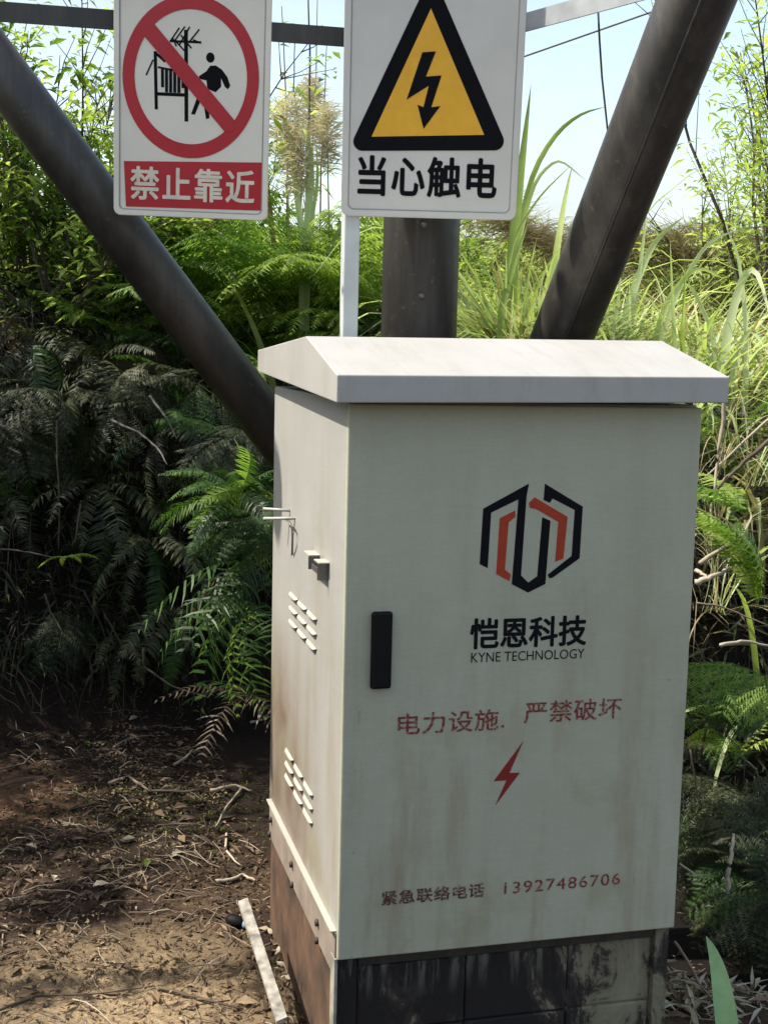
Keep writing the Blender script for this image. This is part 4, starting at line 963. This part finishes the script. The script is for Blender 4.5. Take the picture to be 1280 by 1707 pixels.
# far clumps along the skyline, one mesh each
for k in range(120):
    u = U(640, 1500) if k % 4 else U(380, 640); d = U(6.0, 11) if k < 60 else U(4.7, 6.8)
    if k >= 60: u = U(780, 1400); x, y = spot(u, d); mb = MB()
    for _ in range(34):
        L = U(0.3, 0.85) * (0.9 if u > 640 else 1.1); v, f = blade_geo(L, U(0.010, 0.024), U(0.5, 2.2), 6, U(-1, 1)); rot = Matrix.Rotation(U(0, 6.28), 3, 'Z'); tl = Matrix.Rotation(R(U(0, 30)), 3, 'Y')
        o_ = Vector((U(-1, 1), U(-1, 1), 0)) * 0.12; mb.add([rot @ (tl @ q) + o_ for q in v], f)
    o = mb.build('grass_tuft', M[random.choice(('grass', 'grass_pale', 'grass_pale', 'grass_dry'))], None, True); o.location = on(x, y, -0.03)
    mn = o.data.materials[0].name; cl = {'grass_green': 'green', 'grass_pale': 'pale green', 'grass_dry': 'straw coloured'}[mn]
    wh = 'between the two signs' if u < 560 else 'behind the thin grey post' if u < 640 else 'behind the upright tube' if u < 770 else 'between the upright and slanting tubes' if u < 950 else 'behind the slanting tube' if u < 1100 else 'at the right behind the roof end' if u < 1280 else 'just outside the right edge'
    tag(o, '%s %s arching grass tuft %s' % ('distant' if d > 8.5 else 'nearer', cl, wh), 'grass tuft', 'grass tufts on the far slope, %s %s %s' % ('distant' if d > 8.5 else 'nearer', cl, wh))
# feathery dry plumes between the signs
for k, (u, v, d, l) in enumerate(((478, 185, 5.25, 'fluffy pale seed plume right of the red ring sign, upper one'), (498, 240, 5.2, 'fluffy pale seed plume between the signs, lower one'), (545, 200, 5.3, 'pale seed plume touching the yellow sign left edge'), (520, 150, 5.9, 'distant pale plume between the signs'))):
    tip = at(u, v, d); root = tag(empty('dry_plume', on(tip.x, tip.y)), l, 'plume'); base = on(tip.x, tip.y) - root.location; tp = tip - root.location
    s = tube('stalk', [base, base.lerp(tp, 0.5) + Vector((0.02, 0, 0)), tp], [0.006, 0.004, 0.002], M['plume'], root, 5); mb = MB()
    for _ in range(900):
        t = U(-0.05, 0.20); p = tp - Vector((0, 0, t)) + rvec() * 0.03; d_ = (rvec(-0.2, 0.9)).normalized(); nn = rvec(); nn = (nn - d_ * nn.dot(d_)).normalized()
        leafpiece(mb, p, d_, nn, U(0.03, 0.11) * (1.1 - abs(t - 0.08) * 3), 0.0035)
    tag(mb.build('tassel', M['plume'], root), kind='stuff')
# bare reddish and grey canes against the white sky
for k, (u, v1, v0, d, l) in enumerate(((513, -30, 250, 5.6, 'reddish brown cane crossing the beam between the signs'), (470, 10, 260, 5.8, 'grey bare cane next to the red ring sign'), (492, 40, 260, 5.5, 'thin grey cane between the signs'), (545, 60, 280, 5.9, 'thin bare cane beside the yellow sign'), (530, -20, 240, 6.1, 'slender bare cane rising above the beam'))):
    a = at(u, v1, d); b = at(u + U(-14, 14), v0, d); g = on(b.x, b.y)
    stick([g, b, b.lerp(a, 0.5) + rvec() * 0.02, a], 0.0075 if k == 0 else 0.005, 'fern_dead' if k == 0 else 'twig', l, 'cane', 'cane', taper=0.4)

# ------------------------------------------------------------------ shrubs and trees
SG = 'leafy shrubs on top of the left bank'
bush(on(*spot(95, 5.2)), 1.25, 0.75, 12, 190, 0.062, 0.36, ('leaf_lime', 'leaf_mid'), 'bright yellow green shrub behind the top of the slanting brace', group=SG, zlo=0.06)
bush(on(*spot(10, 5.6)), 1.45, 0.8, 10, 150, 0.06, 0.36, ('leaf_lime', 'leaf_mid'), 'tall leafy shrub at the left edge of the frame', group=SG, zlo=0.06)
bush(on(*spot(190, 5.7)), 1.45, 0.8, 10, 150, 0.06, 0.36, ('leaf_lime', 'leaf_mid'), 'leafy shrub mostly hidden behind the red ring sign', group=SG, zlo=0.06)
bush(on(*spot(-110, 5.4)), 1.5, 0.8, 8, 120, 0.06, 0.36, ('leaf_lime', 'leaf_mid'), 'leafy shrub just beyond the left edge', group=SG, zlo=0.06)
bush(on(*spot(310, 6.1)), 1.15, 0.7, 11, 160, 0.06, 0.34, ('leaf_lime', 'leaf_mid'), 'shrub behind the red ring sign right edge', group=SG, zlo=0.06)
bush(on(*spot(40, 5.4)), 0.80, 0.7, 12, 190, 0.055, 0.30, ('leaf_lime', 'leaf_mid'), 'low dull shrub at the left edge under the bright one', group=SG, zlo=0.06)
bush(on(*spot(170, 5.5)), 0.65, 0.7, 12, 190, 0.055, 0.30, ('leaf_lime', 'leaf_mid'), 'low shrub under the slanting brace', group=SG, zlo=0.06)
TG = 'thin leafy saplings at the right against the sky'
bush(on(*spot(1262, 7.0)), 2.35, 0.55, 11, 190, 0.07, 0.24, ('leaf_lime', 'leaf_lime'), 'tall sapling with sparse bamboo like leaves at the right edge', 'sapling', TG, 'sapling', clump=0.10)
bush(on(*spot(1320, 6.4)), 2.2, 0.7, 12, 240, 0.07, 0.24, ('leaf_lime', 'leaf_lime'), 'denser sapling partly cut off by the right edge', 'sapling', TG, 'sapling')
bush(on(*spot(1190, 7.6)), 1.25, 0.7, 10, 130, 0.065, 0.24, ('leaf_lime', 'grass_pale'), 'low bushy sapling right of the slanting tube', 'sapling', TG, 'sapling')
LG = 'unseen shrubs added beyond the left edge for shade'  # out-of-view shrubs added to shade bank and ground, low enough to spare the cabinet
for (x, y, h, l) in ((-2.35, 0.2, 0.8, 'unseen shrub added for shade on the left bank, nearest the camera'), (-2.5, 0.9, 0.8, 'second unseen shrub added for shade on the left bank'), (-2.4, 1.6, 1.2, 'third unseen shrub added for shade on the left bank'), (-2.3, 2.3, 1.7, 'fourth unseen shrub added for shade on the left bank'), (-1.7, 2.9, 1.7, 'unseen shrub added for shade at the corner of the left bank')):
    bush(on(x, y), h, 1.0, 12, 130, 0.08, 0.4, ('leaf_mid', 'leaf_lime'), l, group=LG)
HG = 'bushes along the skyline of the slope'
for (u, d, h, l) in ((900, 9.5, 0.7, 'low bush on the skyline right of the yellow sign'), (1000, 9.8, 0.75, 'low bush on the skyline behind the slanting tube'), (1110, 9.0, 0.8, 'low bush on the skyline right of the slanting tube'), (780, 9.5, 0.75, 'low bush on the skyline behind the upright tube'), (600, 9.0, 0.8, 'low bush on the skyline behind the thin post'), (1240, 8.5, 1.0, 'larger bush on the skyline at right'), (430, 8.5, 0.9, 'bush on the skyline between the signs'), (1380, 9.0, 1.2, 'bush beyond the right edge')):
    bush(on(*spot(u, d)), h, 1.1, 12, 110, 0.075, 0.3, ('leaf_lime', 'leaf_mid'), l, 'bush', HG, 'bush')

# ------------------------------------------------------------------ things on the ground by the cabinet
st = tag(empty('plastic_strip', gp(440, 1600)), 'white plastic strip leaning on the ground left of the cabinet base', 'strip')
c = [D3(405, 1500, 2.98), D3(425, 1560, 2.86), D3(446, 1625, 2.74), D3(470, 1700, 2.62)]
mb = MB(); k = 0
wd = Vector((0.0115, 0.004, 0))
for p in c:
    mb.v += [tuple(p - wd - st.location), tuple(p + wd + Vector((0, 0, 0.003)) - st.location), tuple(p + wd + Vector((0, 0, -0.006)) - st.location), tuple(p - wd + Vector((0, 0, -0.008)) - st.location)]
for i in range(3):
    for j in range(4): a = 4 * i + j; b = 4 * i + (j + 1) % 4; mb.f.append((a, b, b + 4, a + 4))
mb.f += [(3, 2, 1, 0), (12, 13, 14, 15)]
mb.build('strip', simple('white_plastic', (0.27, 0.25, 0.21), 0.7, var=0.6, scale=38), st)
for (u, v, d) in ((434, 1556, 2.855), (442, 1577, 2.82)):
    p = D3(u, v, d) - st.location; tube('rivet', [p, p + Vector((0.016, 0.0, 0.006))], 0.003, M['hole'], st, 6)
bt = tag(empty('bottle', gp(402, 1548)), 'dark discarded plastic bottle piece with a pale blue cap behind the white strip', 'bottle')
p = Vector((0, 0, 0.012)); ax_ = Vector((0.8, -0.55, -0.05)).normalized()
tube('bottle_body', [p - ax_ * 0.038, p - ax_ * 0.030, p - ax_ * 0.008, p + ax_ * 0.002, p + ax_ * 0.006], [0.012, 0.017, 0.017, 0.012, 0.010], M['black_plastic'], bt, 14)
tube('cap', [p + ax_ * 0.007, p + ax_ * 0.009, p + ax_ * 0.022, p + ax_ * 0.024], [0.009, 0.0115, 0.0115, 0.009], simple('blue_grey_cap', (0.22, 0.32, 0.42), 0.3), bt, 14)
# flakes of plaster fallen along the foot of the plinth
for k, (u, v, l) in enumerate(((452, 1558, 'small white plaster flake at the plinth foot, rearmost'), (464, 1590, 'cream plaster flake at the plinth foot'), (470, 1612, 'larger pale plaster flake at the plinth foot'), (478, 1634, 'pinkish plaster flake at the plinth foot, nearest'))):
    bm = bmesh.new(); bmesh.ops.create_icosphere(bm, subdivisions=1, radius=1)
    for v_ in bm.verts: v_.co = Vector((v_.co.x * 0.010, v_.co.y * 0.016, v_.co.z * 0.006)) * U(0.7, 1.25)
    o = from_bm('plaster_flake', bm, M['plume']); o.location = gp(u, v, 0.006); o.rotation_euler = (U(-.4, .4), U(-.4, .4), U(0, 3)); tag(o, l, 'plaster flake')
mb = MB()
for _ in range(260):
    y = U(0.0, 0.78); x = -abs(random.gauss(0, 0.035)) - 0.004; rr = U(0.004, 0.016); c = on(x, y, rr * 0.25); k = len(mb.v)
    for dx, dy, dz in ((1, 0, 0), (-1, 0, 0), (0, 1, 0), (0, -1, 0), (0, 0, 1), (0, 0, -1)):
        mb.v.append(tuple(c + Vector((dx * rr * U(0.6, 1.2), dy * rr * U(0.7, 1.5), dz * rr * U(0.4, 0.9)))))
    mb.f += [tuple(k + i for i in t) for t in ((0, 2, 4), (2, 1, 4), (1, 3, 4), (3, 0, 4), (2, 0, 5), (1, 2, 5), (3, 1, 5), (0, 3, 5))]
tag(mb.build('soil_clods', M['soil']), 'small clods of earth heaped along the foot of the plinth', 'soil clods', kind='stuff')
# broad fresh blade at bottom right, with dry leaf scraps beside it
path = [(1225, 1900), (1221, 1800), (1214, 1730), (1209, 1690), (1204, 1655), (1198, 1622), (1190, 1592), (1182, 1572), (1176, 1560)]
pts = [D3(u, v, 2.55 + 0.02 * i) for i, (u, v) in enumerate(path)]; wsr = [0.014, 0.020, 0.0225, 0.0225, 0.0205, 0.017, 0.011, 0.006, 0.0006]
vs, fs = ribbon(pts, wsr, (CAM - pts[4]).normalized())
m_bl = leaf('fresh_broad_blade', [(0.17, 0.30, 0.11), (0.26, 0.42, 0.18), (0.34, 0.50, 0.26)], 0.25, 0.4, 14)
o = mesh('broad_leaf', vs, fs, m_bl, None, True); sb = o.modifiers.new('s', 'SUBSURF'); sb.levels = 2; sb.render_levels = 2
tag(o, 'single broad pale green leaf blade standing at the bottom right', 'leaf')
undergrowth('dry_leaf_scraps', 'pale dry leaf scraps and straw heaped right of the cabinet base', 'leaf litter', 330, ((1115, 1300), (2.72, 3.0)), 0.05, 0.20, 'litter', (0, 0.05), (-0.5, 0.5))
undergrowth('straw_heap', 'bleached straw heaped around the broad green blade', 'straw', 200, ((1120, 1330), (2.72, 3.0)), 0.07, 0.12, 'plume', (0, 0.05), (-0.5, 0.6))
